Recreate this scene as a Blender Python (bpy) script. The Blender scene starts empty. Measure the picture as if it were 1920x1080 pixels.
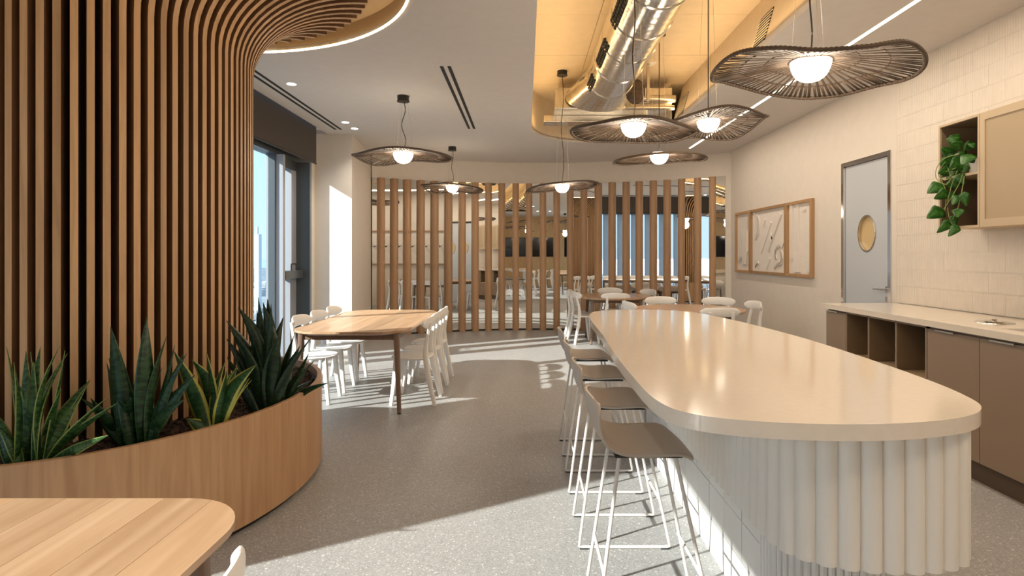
import bpy, bmesh, math, random
from mathutils import Vector, Matrix
random.seed(7)
SC = bpy.context.scene
COL = SC.collection
F = 1060.0; VX = 985.0; VY = 478.0; H = 1.4
PI = math.pi

# ------------------------------------------------------------------ camera
cd = bpy.data.cameras.new('camera'); cam = bpy.data.objects.new('camera', cd); COL.objects.link(cam)
cam.location = (0, 0, H); cam.rotation_euler = (PI/2, 0, 0)
cd.sensor_width = 36; cd.lens = F/1920*36
cd.shift_x = (960-VX)/1920; cd.shift_y = -(540-VY)/1920
cd.clip_start = 0.05; cd.clip_end = 20000
SC.camera = cam

# ------------------------------------------------------------------ world, sun, exposure
w = bpy.data.worlds.new('world'); SC.world = w; w.use_nodes = True
nt = w.node_tree; nt.nodes.clear()
tc = nt.nodes.new('ShaderNodeTexCoord'); sep = nt.nodes.new('ShaderNodeSeparateXYZ')
rmp = nt.nodes.new('ShaderNodeValToRGB'); bg = nt.nodes.new('ShaderNodeBackground'); wo = nt.nodes.new('ShaderNodeOutputWorld')
nt.links.new(tc.outputs['Generated'], sep.inputs[0]); nt.links.new(sep.outputs['Z'], rmp.inputs[0])
cr = rmp.color_ramp; cr.elements[0].position = 0.0; cr.elements[0].color = (.55, .70, .80, 1)
cr.elements[1].position = .9; cr.elements[1].color = (.30, .50, .85, 1)
e = cr.elements.new(.12); e.color = (.50, .70, .86, 1)
nt.links.new(rmp.outputs[0], bg.inputs[0]); nt.links.new(bg.outputs[0], wo.inputs[0])
bg.inputs[1].default_value = 1.45

def light(name, kind, loc, energy, color, direction=None, **kw):
    l = bpy.data.lights.new(name, kind); l.energy = energy; l.color = color
    for k, v in kw.items(): setattr(l, k, v)
    o = bpy.data.objects.new(name, l); COL.objects.link(o); o.location = loc
    if direction is not None: o.rotation_euler = Vector(direction).to_track_quat('-Z', 'Y').to_euler()
    return o
AZ = math.radians(29.5); EL = math.radians(28)
light('sun', 'SUN', (-8, -5, 6), 10.8, (1, .94, .87), (math.cos(AZ)*math.cos(EL), math.sin(AZ)*math.cos(EL), -math.sin(EL)), angle=math.radians(.8))
WARM = (1, .80, .58); AMBER = (1, .64, .27)
vs = SC.view_settings; vs.view_transform = 'Standard'; vs.look = 'None'; vs.gamma = 1; vs.use_curve_mapping = False
vs.exposure = 0.5
SC.cycles.use_denoising = True
SC.cycles.max_bounces = 10; SC.cycles.diffuse_bounces = 5; SC.cycles.glossy_bounces = 5; SC.cycles.transparent_max_bounces = 16
SC.cycles.sample_clamp_indirect = 6

ZC = 3.12       # ceiling
ZU = 3.70       # upper ceiling in the opening
XW = 3.45       # right wall
def long_area(name, loc, sx, sy, energy, color, direction):
    return light(name, 'AREA', loc, energy, color, direction, shape='RECTANGLE', size=sx, size_y=sy)
# LED strips of the room as long thin area lights
la = light('led_line_light', 'AREA', (2.65, 4.4, ZC-.02), 40, (1, .86, .70), (0, 0, -1), shape='RECTANGLE', size=.05, size_y=9.2)
la.rotation_euler = (0, 0, 0)
lb = light('cove_light_left', 'AREA', (.17, 3.4, 3.17), 19, AMBER, shape='RECTANGLE', size=.05, size_y=9.0)
lb.rotation_euler = (0, math.radians(180+28), 0)
lc = light('cove_light_right', 'AREA', (1.92, 3.2, 3.17), 18, AMBER, shape='RECTANGLE', size=.05, size_y=8.6)
lc.rotation_euler = (0, math.radians(180-28), 0)

# ------------------------------------------------------------------ materials
def mat(name, color=(.5, .5, .5), rough=.5, metal=0, emit=None, estr=0, spec=None, coat=0):
    m = bpy.data.materials.new(name); m.use_nodes = True
    b = m.node_tree.nodes['Principled BSDF']
    b.inputs['Base Color'].default_value = (*color, 1); b.inputs['Roughness'].default_value = rough; b.inputs['Metallic'].default_value = metal
    if spec is not None: b.inputs['Specular IOR Level'].default_value = spec
    if coat: b.inputs['Coat Weight'].default_value = coat
    if emit: b.inputs['Emission Color'].default_value = (*emit, 1); b.inputs['Emission Strength'].default_value = estr
    return m
def N(m, t, **kw):
    n = m.node_tree.nodes.new(t)
    for k, v in kw.items(): setattr(n, k, v)
    return n
def L(m, a, b): m.node_tree.links.new(a, b)
def bsdf(m): return m.node_tree.nodes['Principled BSDF']
def mapping(m, scale, coord='Object', rnd=True, rot=(0, 0, 0)):
    t = N(m, 'ShaderNodeTexCoord'); mp = N(m, 'ShaderNodeMapping'); mp.inputs['Scale'].default_value = scale; mp.inputs['Rotation'].default_value = rot
    L(m, t.outputs[coord], mp.inputs['Vector'])
    if rnd:
        oi = N(m, 'ShaderNodeObjectInfo'); mul = N(m, 'ShaderNodeMath', operation='MULTIPLY'); mul.inputs[1].default_value = 37.0
        L(m, oi.outputs['Random'], mul.inputs[0]); L(m, mul.outputs[0], mp.inputs['Location'])
    return mp
def wood(name, c1, c2, axis='Z', rough=.45, scale=1.0, var=.25, coat=0):
    m = mat(name, c1, rough, coat=coat)
    s = {'X': (1.6, 26, 26), 'Y': (26, 1.6, 26), 'Z': (26, 26, 1.6)}[axis]
    mp = mapping(m, tuple(v*scale for v in s))
    n1 = N(m, 'ShaderNodeTexNoise'); n1.inputs['Scale'].default_value = 1.0; n1.inputs['Detail'].default_value = 7; n1.inputs['Distortion'].default_value = .8
    L(m, mp.outputs[0], n1.inputs['Vector'])
    r = N(m, 'ShaderNodeValToRGB'); r.color_ramp.elements[0].position = .32; r.color_ramp.elements[1].position = .7
    r.color_ramp.elements[0].color = (*c2, 1); r.color_ramp.elements[1].color = (*c1, 1)
    L(m, n1.outputs['Fac'], r.inputs[0])
    oi = N(m, 'ShaderNodeObjectInfo'); mr = N(m, 'ShaderNodeMapRange'); mr.inputs['To Min'].default_value = 1-var; mr.inputs['To Max'].default_value = 1+var*.5
    L(m, oi.outputs['Random'], mr.inputs['Value'])
    mx = N(m, 'ShaderNodeVectorMath', operation='SCALE'); L(m, r.outputs[0], mx.inputs[0]); L(m, mr.outputs[0], mx.inputs['Scale'])
    L(m, mx.outputs[0], bsdf(m).inputs['Base Color'])
    b = N(m, 'ShaderNodeBump'); b.inputs['Strength'].default_value = .15; b.inputs['Distance'].default_value = .002
    L(m, n1.outputs['Fac'], b.inputs['Height']); L(m, b.outputs[0], bsdf(m).inputs['Normal'])
    return m
def plaster(name, c, rough=.85, amt=.06, bump=.1, sc=9):
    m = mat(name, c, rough)
    mp = mapping(m, (1, 1, 1), rnd=False)
    n1 = N(m, 'ShaderNodeTexNoise'); n1.inputs['Scale'].default_value = sc; n1.inputs['Detail'].default_value = 6
    L(m, mp.outputs[0], n1.inputs['Vector'])
    r = N(m, 'ShaderNodeValToRGB'); r.color_ramp.elements[0].position = .3; r.color_ramp.elements[1].position = .7
    r.color_ramp.elements[0].color = (*[v*(1-amt) for v in c], 1); r.color_ramp.elements[1].color = (*[min(1, v*(1+amt)) for v in c], 1)
    L(m, n1.outputs['Fac'], r.inputs[0]); L(m, r.outputs[0], bsdf(m).inputs['Base Color'])
    n2 = N(m, 'ShaderNodeTexNoise'); n2.inputs['Scale'].default_value = sc*14; L(m, mp.outputs[0], n2.inputs['Vector'])
    b = N(m, 'ShaderNodeBump'); b.inputs['Strength'].default_value = bump; b.inputs['Distance'].default_value = .002
    L(m, n2.outputs['Fac'], b.inputs['Height']); L(m, b.outputs[0], bsdf(m).inputs['Normal'])
    return m
def terrazzo():
    m = mat('terrazzo', (.4, .4, .4), .42)
    mp = mapping(m, (1, 1, 1), rnd=False)
    def vor(s):
        v = N(m, 'ShaderNodeTexVoronoi'); v.inputs['Scale'].default_value = s; L(m, mp.outputs[0], v.inputs['Vector']); return v
    v1 = vor(150); r = N(m, 'ShaderNodeValToRGB'); r.color_ramp.interpolation = 'CONSTANT'
    s1 = N(m, 'ShaderNodeSeparateColor'); L(m, v1.outputs['Color'], s1.inputs[0]); L(m, s1.outputs[0], r.inputs[0])
    el = r.color_ramp.elements; el[0].position = 0; el[0].color = (.31, .305, .295, 1); el[1].position = .955; el[1].color = (.52, .51, .49, 1)
    for p, c in ((.25, (.285, .28, .275)), (.5, (.33, .325, .32)), (.76, (.255, .25, .24)), (.84, (.35, .345, .34))):
        x = el.new(p); x.color = (*c, 1)
    v2 = vor(300); s2 = N(m, 'ShaderNodeSeparateColor'); L(m, v2.outputs['Color'], s2.inputs[0])
    r2 = N(m, 'ShaderNodeValToRGB'); L(m, s2.outputs[1], r2.inputs[0])
    r2.color_ramp.elements[0].color = (.82, .82, .82, 1); r2.color_ramp.elements[1].color = (1.18, 1.18, 1.17, 1)
    n = N(m, 'ShaderNodeTexNoise'); n.inputs['Scale'].default_value = 1.2; n.inputs['Detail'].default_value = 3; L(m, mp.outputs[0], n.inputs['Vector'])
    mr = N(m, 'ShaderNodeMapRange'); mr.inputs['To Min'].default_value = .9; mr.inputs['To Max'].default_value = 1.1; L(m, n.outputs['Fac'], mr.inputs['Value'])
    a = N(m, 'ShaderNodeVectorMath', operation='MULTIPLY'); L(m, r.outputs[0], a.inputs[0]); L(m, r2.outputs[0], a.inputs[1])
    b = N(m, 'ShaderNodeVectorMath', operation='SCALE'); L(m, a.outputs[0], b.inputs[0]); L(m, mr.outputs[0], b.inputs['Scale'])
    L(m, b.outputs[0], bsdf(m).inputs['Base Color'])
    return m
def leafmat(name, dark, light_, edge, band=True, edgew=.12):
    m = mat(name, dark, .34, spec=.4)
    uv = N(m, 'ShaderNodeUVMap'); sp = N(m, 'ShaderNodeSeparateXYZ'); L(m, uv.outputs[0], sp.inputs[0])
    mp = N(m, 'ShaderNodeMapping'); mp.inputs['Scale'].default_value = (1.3, 26, 1) if band else (3, 5, 1); L(m, uv.outputs[0], mp.inputs['Vector'])
    n = N(m, 'ShaderNodeTexNoise'); n.inputs['Scale'].default_value = 1; n.inputs['Detail'].default_value = 3; L(m, mp.outputs[0], n.inputs['Vector'])
    r = N(m, 'ShaderNodeValToRGB'); r.color_ramp.elements[0].position = .45; r.color_ramp.elements[1].position = .58
    r.color_ramp.elements[0].color = (*dark, 1); r.color_ramp.elements[1].color = (*light_, 1); L(m, n.outputs['Fac'], r.inputs[0])
    a = N(m, 'ShaderNodeMath', operation='SUBTRACT'); L(m, sp.outputs[0], a.inputs[0]); a.inputs[1].default_value = .5
    b = N(m, 'ShaderNodeMath', operation='ABSOLUTE'); L(m, a.outputs[0], b.inputs[0])
    c = N(m, 'ShaderNodeMath', operation='GREATER_THAN'); L(m, b.outputs[0], c.inputs[0]); c.inputs[1].default_value = .5-edgew
    mx = N(m, 'ShaderNodeMixRGB'); L(m, c.outputs[0], mx.inputs[0]); L(m, r.outputs[0], mx.inputs[1]); mx.inputs[2].default_value = (*edge, 1)
    L(m, mx.outputs[0], bsdf(m).inputs['Base Color'])
    return m

M = {}
M['floor'] = terrazzo()
M['wall'] = plaster('wall_plaster', (.70, .635, .555), amt=.02)
M['ceil'] = plaster('ceiling_paint', (.66, .62, .58), amt=.02, bump=.03)
M['gold'] = plaster('warm_ceiling_paint', (.72, .61, .45), amt=.03, bump=.03)
M['slat'] = wood('slat_oak', (.66, .41, .215), (.50, .295, .14), 'Z', .5, var=.22)
M['slatside'] = wood('slat_side_shade', (.24, .12, .055), (.16, .075, .03), 'Z', .6, var=.15)  # darker than the oak faces: shade between the slats put into the colour
M['post'] = wood('post_oak', (.50, .31, .175), (.40, .235, .125), 'Z', .5, var=.12)
M['planter'] = wood('planter_oak', (.52, .31, .16), (.40, .22, .105), 'Z', .5, var=.05)
M['table'] = wood('table_oak', (.58, .385, .235), (.42, .25, .135), 'Y', .38, .6, var=.22, coat=.15)
M['leg'] = wood('leg_walnut', (.24, .155, .105), (.19, .12, .08), 'Z', .5)
M['core'] = mat('dark_core', (.022, .012, .008), .9)
M['white'] = mat('white_plastic', (.80, .78, .75), .4)
M['shell'] = mat('taupe_shell', (.47, .40, .335), .45)
M['wire'] = mat('cream_wire', (.74, .69, .64), .4)
M['black'] = mat('black_metal', (.02, .018, .016), .45)
M['rubber'] = mat('black_rubber', (.015, .015, .015), .8)
M['frame'] = mat('window_metal', (.10, .115, .125), .4, .4)
M['mull'] = mat('mullion_metal', (.36, .37, .40), .45, .2)
M['steel'] = mat('brushed_steel', (.62, .60, .57), .25, 1)
M['chrome'] = mat('chrome', (.75, .74, .73), .08, 1)
M['duct'] = mat('galvanised_duct', (.74, .70, .62), .22, 1)
mp_ = mapping(M['duct'], (3, 14, 3), rnd=False); nz_ = N(M['duct'], 'ShaderNodeTexNoise'); nz_.inputs['Scale'].default_value = 1; L(M['duct'], mp_.outputs[0], nz_.inputs['Vector'])
bb_ = N(M['duct'], 'ShaderNodeBump'); bb_.inputs['Strength'].default_value = .25; bb_.inputs['Distance'].default_value = .02; L(M['duct'], nz_.outputs['Fac'], bb_.inputs['Height']); L(M['duct'], bb_.outputs[0], bsdf(M['duct']).inputs['Normal'])
M['mirror'] = mat('mirror', (.86, .87, .86), .01, 1)
M['blind'] = mat('blind_fabric', (.068, .055, .046), .9)
M['quartz'] = plaster('cream_quartz', (.78, .70, .60), rough=.11, amt=.02, bump=0, sc=40)
M['flute'] = mat('cream_flute', (.82, .775, .71), .5)
M['basetile'] = plaster('white_base_tile', (.72, .70, .67), rough=.4, amt=.03, bump=.02)
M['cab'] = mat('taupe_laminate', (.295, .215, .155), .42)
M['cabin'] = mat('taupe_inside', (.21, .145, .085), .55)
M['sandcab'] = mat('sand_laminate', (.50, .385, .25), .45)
M['plinth'] = mat('plinth_dark', (.09, .06, .04), .6)
M['tile'] = None
M['door'] = mat('grey_door', (.50, .53, .56), .3)
M['amber'] = mat('amber_pane', (.60, .43, .20), .15)
M['oakframe'] = wood('art_frame_oak', (.50, .31, .155), (.40, .23, .11), 'Z', .5)
M['relief'] = plaster('relief_white', (.76, .70, .63), amt=.02)
M['rattan'] = wood('rattan', (.105, .068, .042), (.06, .038, .024), 'X', .65)
M['bulb'] = mat('bulb_glow', (1, .95, .88), .3, emit=(1, .84, .64), estr=11)
M['led'] = mat('led_glow', (1, .95, .88), .3, emit=(1, .84, .62), estr=9)
M['ochre'] = mat('ochre_recess', (.52, .37, .20), .7)
M['led2'] = mat('led_warm_glow', (1, .9, .8), .3, emit=(1, .76, .46), estr=5.5)
M['spotglow'] = mat('spot_glow', (1, .95, .88), .3, emit=(1, .93, .82), estr=9)
M['soil'] = plaster('soil_bark', (.055, .032, .020), amt=.5, bump=.6, sc=60)
M['pot'] = mat('white_pot', (.72, .68, .62), .4)
M['vine'] = mat('vine_stem', (.26, .30, .10), .5)
M['tvback'] = wood('back_wall_oak', (.55, .36, .17), (.45, .28, .12), 'Z', .5)
M['screen'] = mat('dark_screen', (.01, .01, .01), .12)
M['leaf1'] = leafmat('leaf_snake_mid', (.010, .040, .010), (.045, .115, .030), (.22, .28, .07), edgew=.10)
M['leaf2'] = leafmat('leaf_snake_dark', (.006, .024, .009), (.024, .065, .022), (.045, .10, .035), edgew=.05)
M['leaf3'] = leafmat('leaf_snake_gold', (.012, .045, .014), (.035, .095, .028), (.42, .42, .08), edgew=.15)
M['leaf4'] = leafmat('leaf_snake_deep', (.006, .020, .010), (.014, .042, .016), (.02, .05, .02), edgew=.05)
M['pothos'] = leafmat('leaf_pothos', (.020, .085, .012), (.05, .16, .02), (.05, .15, .02), band=False, edgew=.02)
def glassmat():
    m = bpy.data.materials.new('window_glass'); m.use_nodes = True; t = m.node_tree; t.nodes.clear()
    o = t.nodes.new('ShaderNodeOutputMaterial'); a = t.nodes.new('ShaderNodeBsdfTransparent'); g = t.nodes.new('ShaderNodeBsdfGlossy'); mx = t.nodes.new('ShaderNodeMixShader')
    a.inputs[0].default_value = (.84, .88, .89, 1); g.inputs['Roughness'].default_value = .02; mx.inputs[0].default_value = .06
    t.links.new(a.outputs[0], mx.inputs[1]); t.links.new(g.outputs[0], mx.inputs[2]); t.links.new(mx.outputs[0], o.inputs[0]); return m
M['glass'] = glassmat()
def tilemat():
    m = plaster('ribbed_wall_tile', (.70, .63, .54), rough=.45, amt=.03, bump=0)
    mp = mapping(m, (1, 1, 1), rnd=False)
    wv = N(m, 'ShaderNodeTexWave', wave_type='BANDS', bands_direction='Y'); wv.inputs['Scale'].default_value = 14; L(m, mp.outputs[0], wv.inputs['Vector'])
    b = N(m, 'ShaderNodeBump'); b.inputs['Strength'].default_value = .55; b.inputs['Distance'].default_value = .003
    L(m, wv.outputs['Fac'], b.inputs['Height']); L(m, b.outputs[0], bsdf(m).inputs['Normal']); return m
M['tile'] = tilemat()
def meshmat():
    m = mat('perforated_sheet', (.40, .30, .19), .5)
    mp = mapping(m, (1, 1, 1), rnd=False)
    v = N(m, 'ShaderNodeTexVoronoi'); v.inputs['Scale'].default_value = 95; v.inputs['Randomness'].default_value = 0; L(m, mp.outputs[0], v.inputs['Vector'])
    r = N(m, 'ShaderNodeValToRGB'); r.color_ramp.elements[0].position = .28; r.color_ramp.elements[1].position = .34
    r.color_ramp.elements[0].color = (.09, .055, .03, 1); r.color_ramp.elements[1].color = (.40, .30, .185, 1)
    L(m, v.outputs['Distance'], r.inputs[0]); L(m, r.outputs[0], bsdf(m).inputs['Base Color']); return m
M['mesh'] = meshmat()

# ------------------------------------------------------------------ helpers
def link(name, bm, m, parent=None, smooth=False, angle=None):
    me = bpy.data.meshes.new(name)
    bmesh.ops.recalc_face_normals(bm, faces=bm.faces)
    bm.to_mesh(me); bm.free()
    if smooth:
        me.polygons.foreach_set('use_smooth', [True]*len(me.polygons))
        if angle is not False: me.set_sharp_from_angle(angle=math.radians(angle or 35))
    if m: me.materials.append(m)
    o = bpy.data.objects.new(name, me); COL.objects.link(o)
    if parent: o.parent = parent
    return o
def tag(o, label, cat, group=None, kind=None):
    o['label'] = label; o['category'] = cat
    if group: o['group'] = group
    if kind: o['kind'] = kind
    return o
def thing(name, label, cat, loc=(0, 0, 0), rz=0, group=None):
    o = bpy.data.objects.new(name, None); COL.objects.link(o); o.empty_display_size = .1
    o.location = loc; o.rotation_euler = (0, 0, rz); return tag(o, label, cat, group)
def struct(o): o['kind'] = 'structure'; return o
def sempty(name, loc=(0, 0, 0)):
    o = bpy.data.objects.new(name, None); COL.objects.link(o); o.location = loc; o['kind'] = 'structure'; return o
def dup(root, loc, rz, label, group=None):
    r = root.copy(); COL.objects.link(r); r.location = loc; r.rotation_euler = (0, 0, rz); r['label'] = label
    if group: r['group'] = group
    for ch in list(root.children):
        c = ch.copy(); COL.objects.link(c); c.parent = r
        for g in list(ch.children):
            d = g.copy(); COL.objects.link(d); d.parent = c
    return r
def box(bm, x0, x1, y0, y1, z0, z1, bev=0):
    v = [bm.verts.new((x, y, z)) for x in (x0, x1) for y in (y0, y1) for z in (z0, z1)]
    fs = [bm.faces.new([v[i] for i in q]) for q in ((0, 1, 3, 2), (4, 6, 7, 5), (0, 4, 5, 1), (2, 3, 7, 6), (0, 2, 6, 4), (1, 5, 7, 3))]
    if bev:
        es = set(e for f in fs for e in f.edges)
        bmesh.ops.bevel(bm, geom=list(es), offset=bev, segments=2, affect='EDGES', profile=.6)
def bx(name, m, parent, *a, bev=0):
    bm = bmesh.new(); box(bm, *a, bev=bev); return link(name, bm, m, parent)
def prism(bm, pts, z0, z1, bev=0, seg=3):
    lo = [bm.verts.new((p[0], p[1], z0)) for p in pts]; hi = [bm.verts.new((p[0], p[1], z1)) for p in pts]
    n = len(pts); fb = bm.faces.new(lo[::-1]); ft = bm.faces.new(hi)
    for i in range(n): bm.faces.new((lo[i], lo[(i+1) % n], hi[(i+1) % n], hi[i]))
    if bev: bmesh.ops.bevel(bm, geom=list(fb.edges)+list(ft.edges), offset=bev, segments=seg, affect='EDGES', profile=.5)
def sweep(bm, pts, rad, n=8, ref=(0, 0, 1), caps=True, sq=False, closed=False):
    """tube along pts; rad = r or list of (ra, rb); ra along ref-ish side, rb the other"""
    pts = [Vector(p) for p in pts]; K = len(pts); rings = []
    ref = Vector(ref)
    for i, p in enumerate(pts):
        if closed: t = pts[(i+1) % K]-pts[i-1]
        else: t = pts[min(i+1, K-1)]-pts[max(i-1, 0)]
        t.normalize()
        a = ref - t*ref.dot(t)
        if a.length < 1e-3:
            a = Vector((1, 0, 0))-t*t.x
            if a.length < 1e-3: a = Vector((0, 1, 0))
        a.normalize(); b = t.cross(a)
        r = rad[i] if isinstance(rad, (list, tuple)) and isinstance(rad[0], (list, tuple)) else ((rad, rad) if not isinstance(rad, (list, tuple)) else (rad[i], rad[i]) if len(rad) == K and K != 2 else rad)
        ring = []
        for k in range(n):
            th = 2*PI*(k+.5)/n
            ca, sa = math.cos(th), math.sin(th)
            if sq:
                q = .45; ca = math.copysign(abs(ca)**q, ca); sa = math.copysign(abs(sa)**q, sa)
            ring.append(bm.verts.new(p+a*(r[0]*ca)+b*(r[1]*sa)))
        rings.append(ring)
    rng = range(K) if closed else range(K-1)
    for i in rng:
        A, B = rings[i], rings[(i+1) % K]
        for k in range(n): bm.faces.new((A[k], A[(k+1) % n], B[(k+1) % n], B[k]))
    if caps and not closed: bm.faces.new(rings[0][::-1]); bm.faces.new(rings[-1])
def cyl(bm, x, y, z0, z1, r0, r1=None, n=20):
    sweep(bm, [(x, y, z0), (x, y, z1)], [(r0, r0), (r1 or r0, r1 or r0)], n, ref=(1, 0, 0))
def catmull(P, n=8, closed=False):
    out = []; K = len(P); dim = len(P[0])
    for i in range(K if closed else K-1):
        g = lambda j: P[j % K] if closed else P[max(0, min(K-1, j))]
        p0, p1, p2, p3 = g(i-1), g(i), g(i+1), g(i+2)
        for s in range(n):
            t = s/n
            out.append(tuple(.5*((2*p1[d])+(-p0[d]+p2[d])*t+(2*p0[d]-5*p1[d]+4*p2[d]-p3[d])*t*t+(-p0[d]+3*p1[d]-3*p2[d]+p3[d])*t**3) for d in range(dim)))
    if not closed: out.append(tuple(P[-1]))
    return out
def rrect(x0, x1, y0, y1, r, n=8):
    out = []
    for cx, cy, a0 in ((x1-r, y1-r, 0), (x0+r, y1-r, 90), (x0+r, y0+r, 180), (x1-r, y0+r, 270)):
        for k in range(n+1):
            a = math.radians(a0+90*k/n); out.append((cx+r*math.cos(a), cy+r*math.sin(a)))
    return out
def clip(poly, ax, lo, hi):
    for lim, sgn in ((lo, 1), (hi, -1)):
        out = []
        for i in range(len(poly)):
            a, b = poly[i], poly[(i+1) % len(poly)]
            da, db = sgn*(a[ax]-lim), sgn*(b[ax]-lim)
            if da >= 0: out.append(a)
            if da*db < 0:
                t = da/(da-db); out.append((a[0]+(b[0]-a[0])*t, a[1]+(b[1]-a[1])*t))
        poly = out
    q = []
    for p in poly:
        if not q or math.dist(p, q[-1]) > 1e-4: q.append(p)
    if len(q) > 1 and math.dist(q[0], q[-1]) < 1e-4: q.pop()
    return q
def at(px, py, Y): return Vector(((px-VX)*Y/F, Y, H-(py-VY)*Y/F))       # a point seen at px,py standing at distance Y
def on_wall(px, py, X): Y = X*F/(px-VX); return Vector((X, Y, H-(py-VY)*Y/F))
def holed(name, m, loops, z0, z1, parent=None):
    cu = bpy.data.curves.new(name, 'CURVE'); cu.dimensions = '2D'; cu.fill_mode = 'BOTH'; cu.extrude = (z1-z0)/2
    for lp in loops:
        s = cu.splines.new('POLY'); s.points.add(len(lp)-1); s.use_cyclic_u = True
        for i, p in enumerate(lp): s.points[i].co = (p[0], p[1], 0, 1)
    t = bpy.data.objects.new('tmp', cu); COL.objects.link(t); dg = bpy.context.evaluated_depsgraph_get()
    me = bpy.data.meshes.new_from_object(t.evaluated_get(dg)); bpy.data.objects.remove(t); bpy.data.curves.remove(cu)
    me.name = name; me.materials.clear(); me.materials.append(m); me.transform(Matrix.Translation((0, 0, (z0+z1)/2)))
    o = bpy.data.objects.new(name, me); COL.objects.link(o)
    if parent: o.parent = parent
    return o

# ------------------------------------------------------------------ room shell
YB = -4.2
def circle3(a, b, c):
    ax, ay = a; bx_, by = b; cx, cy = c
    d = 2*(ax*(by-cy)+bx_*(cy-ay)+cx*(ay-by))
    ux = ((ax*ax+ay*ay)*(by-cy)+(bx_*bx_+by*by)*(cy-ay)+(cx*cx+cy*cy)*(ay-by))/d
    uy = ((ax*ax+ay*ay)*(cx-bx_)+(bx_*bx_+by*by)*(ax-cx)+(cx*cx+cy*cy)*(bx_-ax))/d
    return ux, uy, math.hypot(ax-ux, ay-uy)
CX, CY, CR = circle3((-2.63, 9.66), (-.1, 10.55), (3.37, 9.52))
def arc_at(px):
    k = (px-VX)/F; A = k*k+1; B = -2*(k*CX+CY); C = CX*CX+CY*CY-CR*CR
    Y = (-B+math.sqrt(B*B-4*A*C))/(2*A); return k*Y, Y
arcpts = [arc_at(697+(1361-697)*i/40) for i in range(41)]

struct(bx('floor', M['floor'], None, -3.3, XW+.15, YB-.1, 10.9, -.12, 0))
# ceiling with its two openings
ECX, ECY = -2.35, 3.40
def ell(rx, ry, n=72, cx=ECX, cy=ECY): return [(cx+rx*math.cos(2*PI*i/n), cy+ry*math.sin(2*PI*i/n)) for i in range(n)]
OX0, OX1, OY0, OY1 = .08, 1.97, -1.2, 7.6
opening = [(OX0, OY0), (OX1, OY0)]+[((OX0+OX1)/2+(OX1-OX0)/2*math.cos(a), OY1+1.08*math.sin(a)) for a in [PI*i/24 for i in range(25)]]
RX, RY = 1.64, 1.42
ring = ell(RX, RY)
outer = [(-2.81, YB), (XW+.02, YB), (XW+.02, 10.9), (-3.3, 10.9), (-3.3, 8.02), (-2.81, 8.02)]
rx_l = [p for p in ring if p[0] > -2.81]
# the ring runs out over the blind pocket: cut the ceiling edge there
ys = [p[1] for p in ring if p[0] > -2.81]
top = ECY+RY*math.sqrt(1-((-2.81-ECX)/RX)**2); bot = 2*ECY-top
arc_in = []
a0 = math.acos((-2.81-ECX)/RX)
for i in range(61):
    a = a0 - 2*a0*i/60
    arc_in.append((ECX+RX*math.cos(a), ECY+RY*math.sin(a)))
outer2 = [(-2.81, YB), (XW+.02, YB), (XW+.02, 10.9), (-3.3, 10.9), (-3.3, 8.02), (-2.81, 8.02)]+arc_in
ceil = struct(holed('ceiling', M['ceil'], [outer2, opening], ZC, ZC+.05))
# blind pocket lid and upper closing slabs
bx('pocket_lid', M['ceil'], ceil, -3.35, -2.78, YB, 8.12, ZC+.16, ZC+.2)
# ring recess of the slatted column
bm = bmesh.new()
for i in range(60):
    a, b = arc_in[i], arc_in[i+1]
    v = [bm.verts.new((a[0], a[1], ZC+.0)), bm.verts.new((b[0], b[1], ZC+.0)), bm.verts.new((b[0], b[1], ZC+.16)), bm.verts.new((a[0], a[1], ZC+.16))]; bm.faces.new(v)
link('ring_fascia', bm, M['ochre'], ceil, True)
bm = bmesh.new(); prism(bm, [(ECX+(p[0]-ECX)*1.01, ECY+(p[1]-ECY)*1.01) for p in ring if p[0] > -3.2], ZC+.155, ZC+.19); link('ring_lid', bm, M['ochre'], ceil)
# warm recessed ceiling
rec = sempty('ceiling_recess')
def seg_wall(bm, pts, z0, z1, off=0.0):
    for i in range(len(pts)-1):
        a, b = pts[i], pts[i+1]
        bm.faces.new([bm.verts.new((a[0], a[1], z0)), bm.verts.new((b[0], b[1], z0)), bm.verts.new((b[0], b[1], z1)), bm.verts.new((a[0], a[1], z1))])
bm = bmesh.new()
cres = [(-.02, OY0), (-.02, OY1)]
full = [((OX0+OX1)/2+((OX1-OX0)/2)*math.cos(a), OY1+1.08*math.sin(a)) for a in [PI-PI*i/24 for i in range(25)]]
seg_wall(bm, [(OX0, OY0)]+full, ZC+.03, ZU)
bmesh.ops.remove_doubles(bm, verts=bm.verts, dist=1e-4)
link('fascia_left', bm, M['gold'], rec, True)
bm = bmesh.new()
v = [bm.verts.new(p) for p in ((OX1, OY0, ZC+.01), (OX1, OY1, ZC+.01), (OX1+.16, OY1+.02, ZU), (OX1+.16, OY0, ZU))]; bm.faces.new(v)
v = [bm.verts.new(p) for p in ((OX0, OY0, ZC), (OX1+.16, OY0, ZC), (OX1+.16, OY0, ZU), (OX0, OY0, ZU))]; bm.faces.new(v)
link('bulkhead', bm, M['gold'], rec)
bx('recess_backing', M['gold'], rec, -.1, 2.3, OY0-.1, 8.8, ZU+.012, ZU+.05)
bx('recess_backing', M['gold'], rec, 2.24, 2.3, OY0, 8.8, ZC+.05, ZU+.05)
bx('recess_backing', M['gold'], rec, -.1, 2.3, 8.74, 8.8, ZC+.05, ZU+.05)
bx('recess_backing', M['gold'], rec, -.1, -.04, OY0, 8.8, ZC+.05, ZU+.05)
for iy in range(9):
    for ix in range(3):
        x0 = -.02+ix*.73; y0 = OY0+iy*1.1
        bx('ceiling_panel', M['gold'], rec, x0+.003, x0+.727, y0+.003, y0+1.097, ZU-.004+random.uniform(0, .003), ZU+.012)

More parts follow.
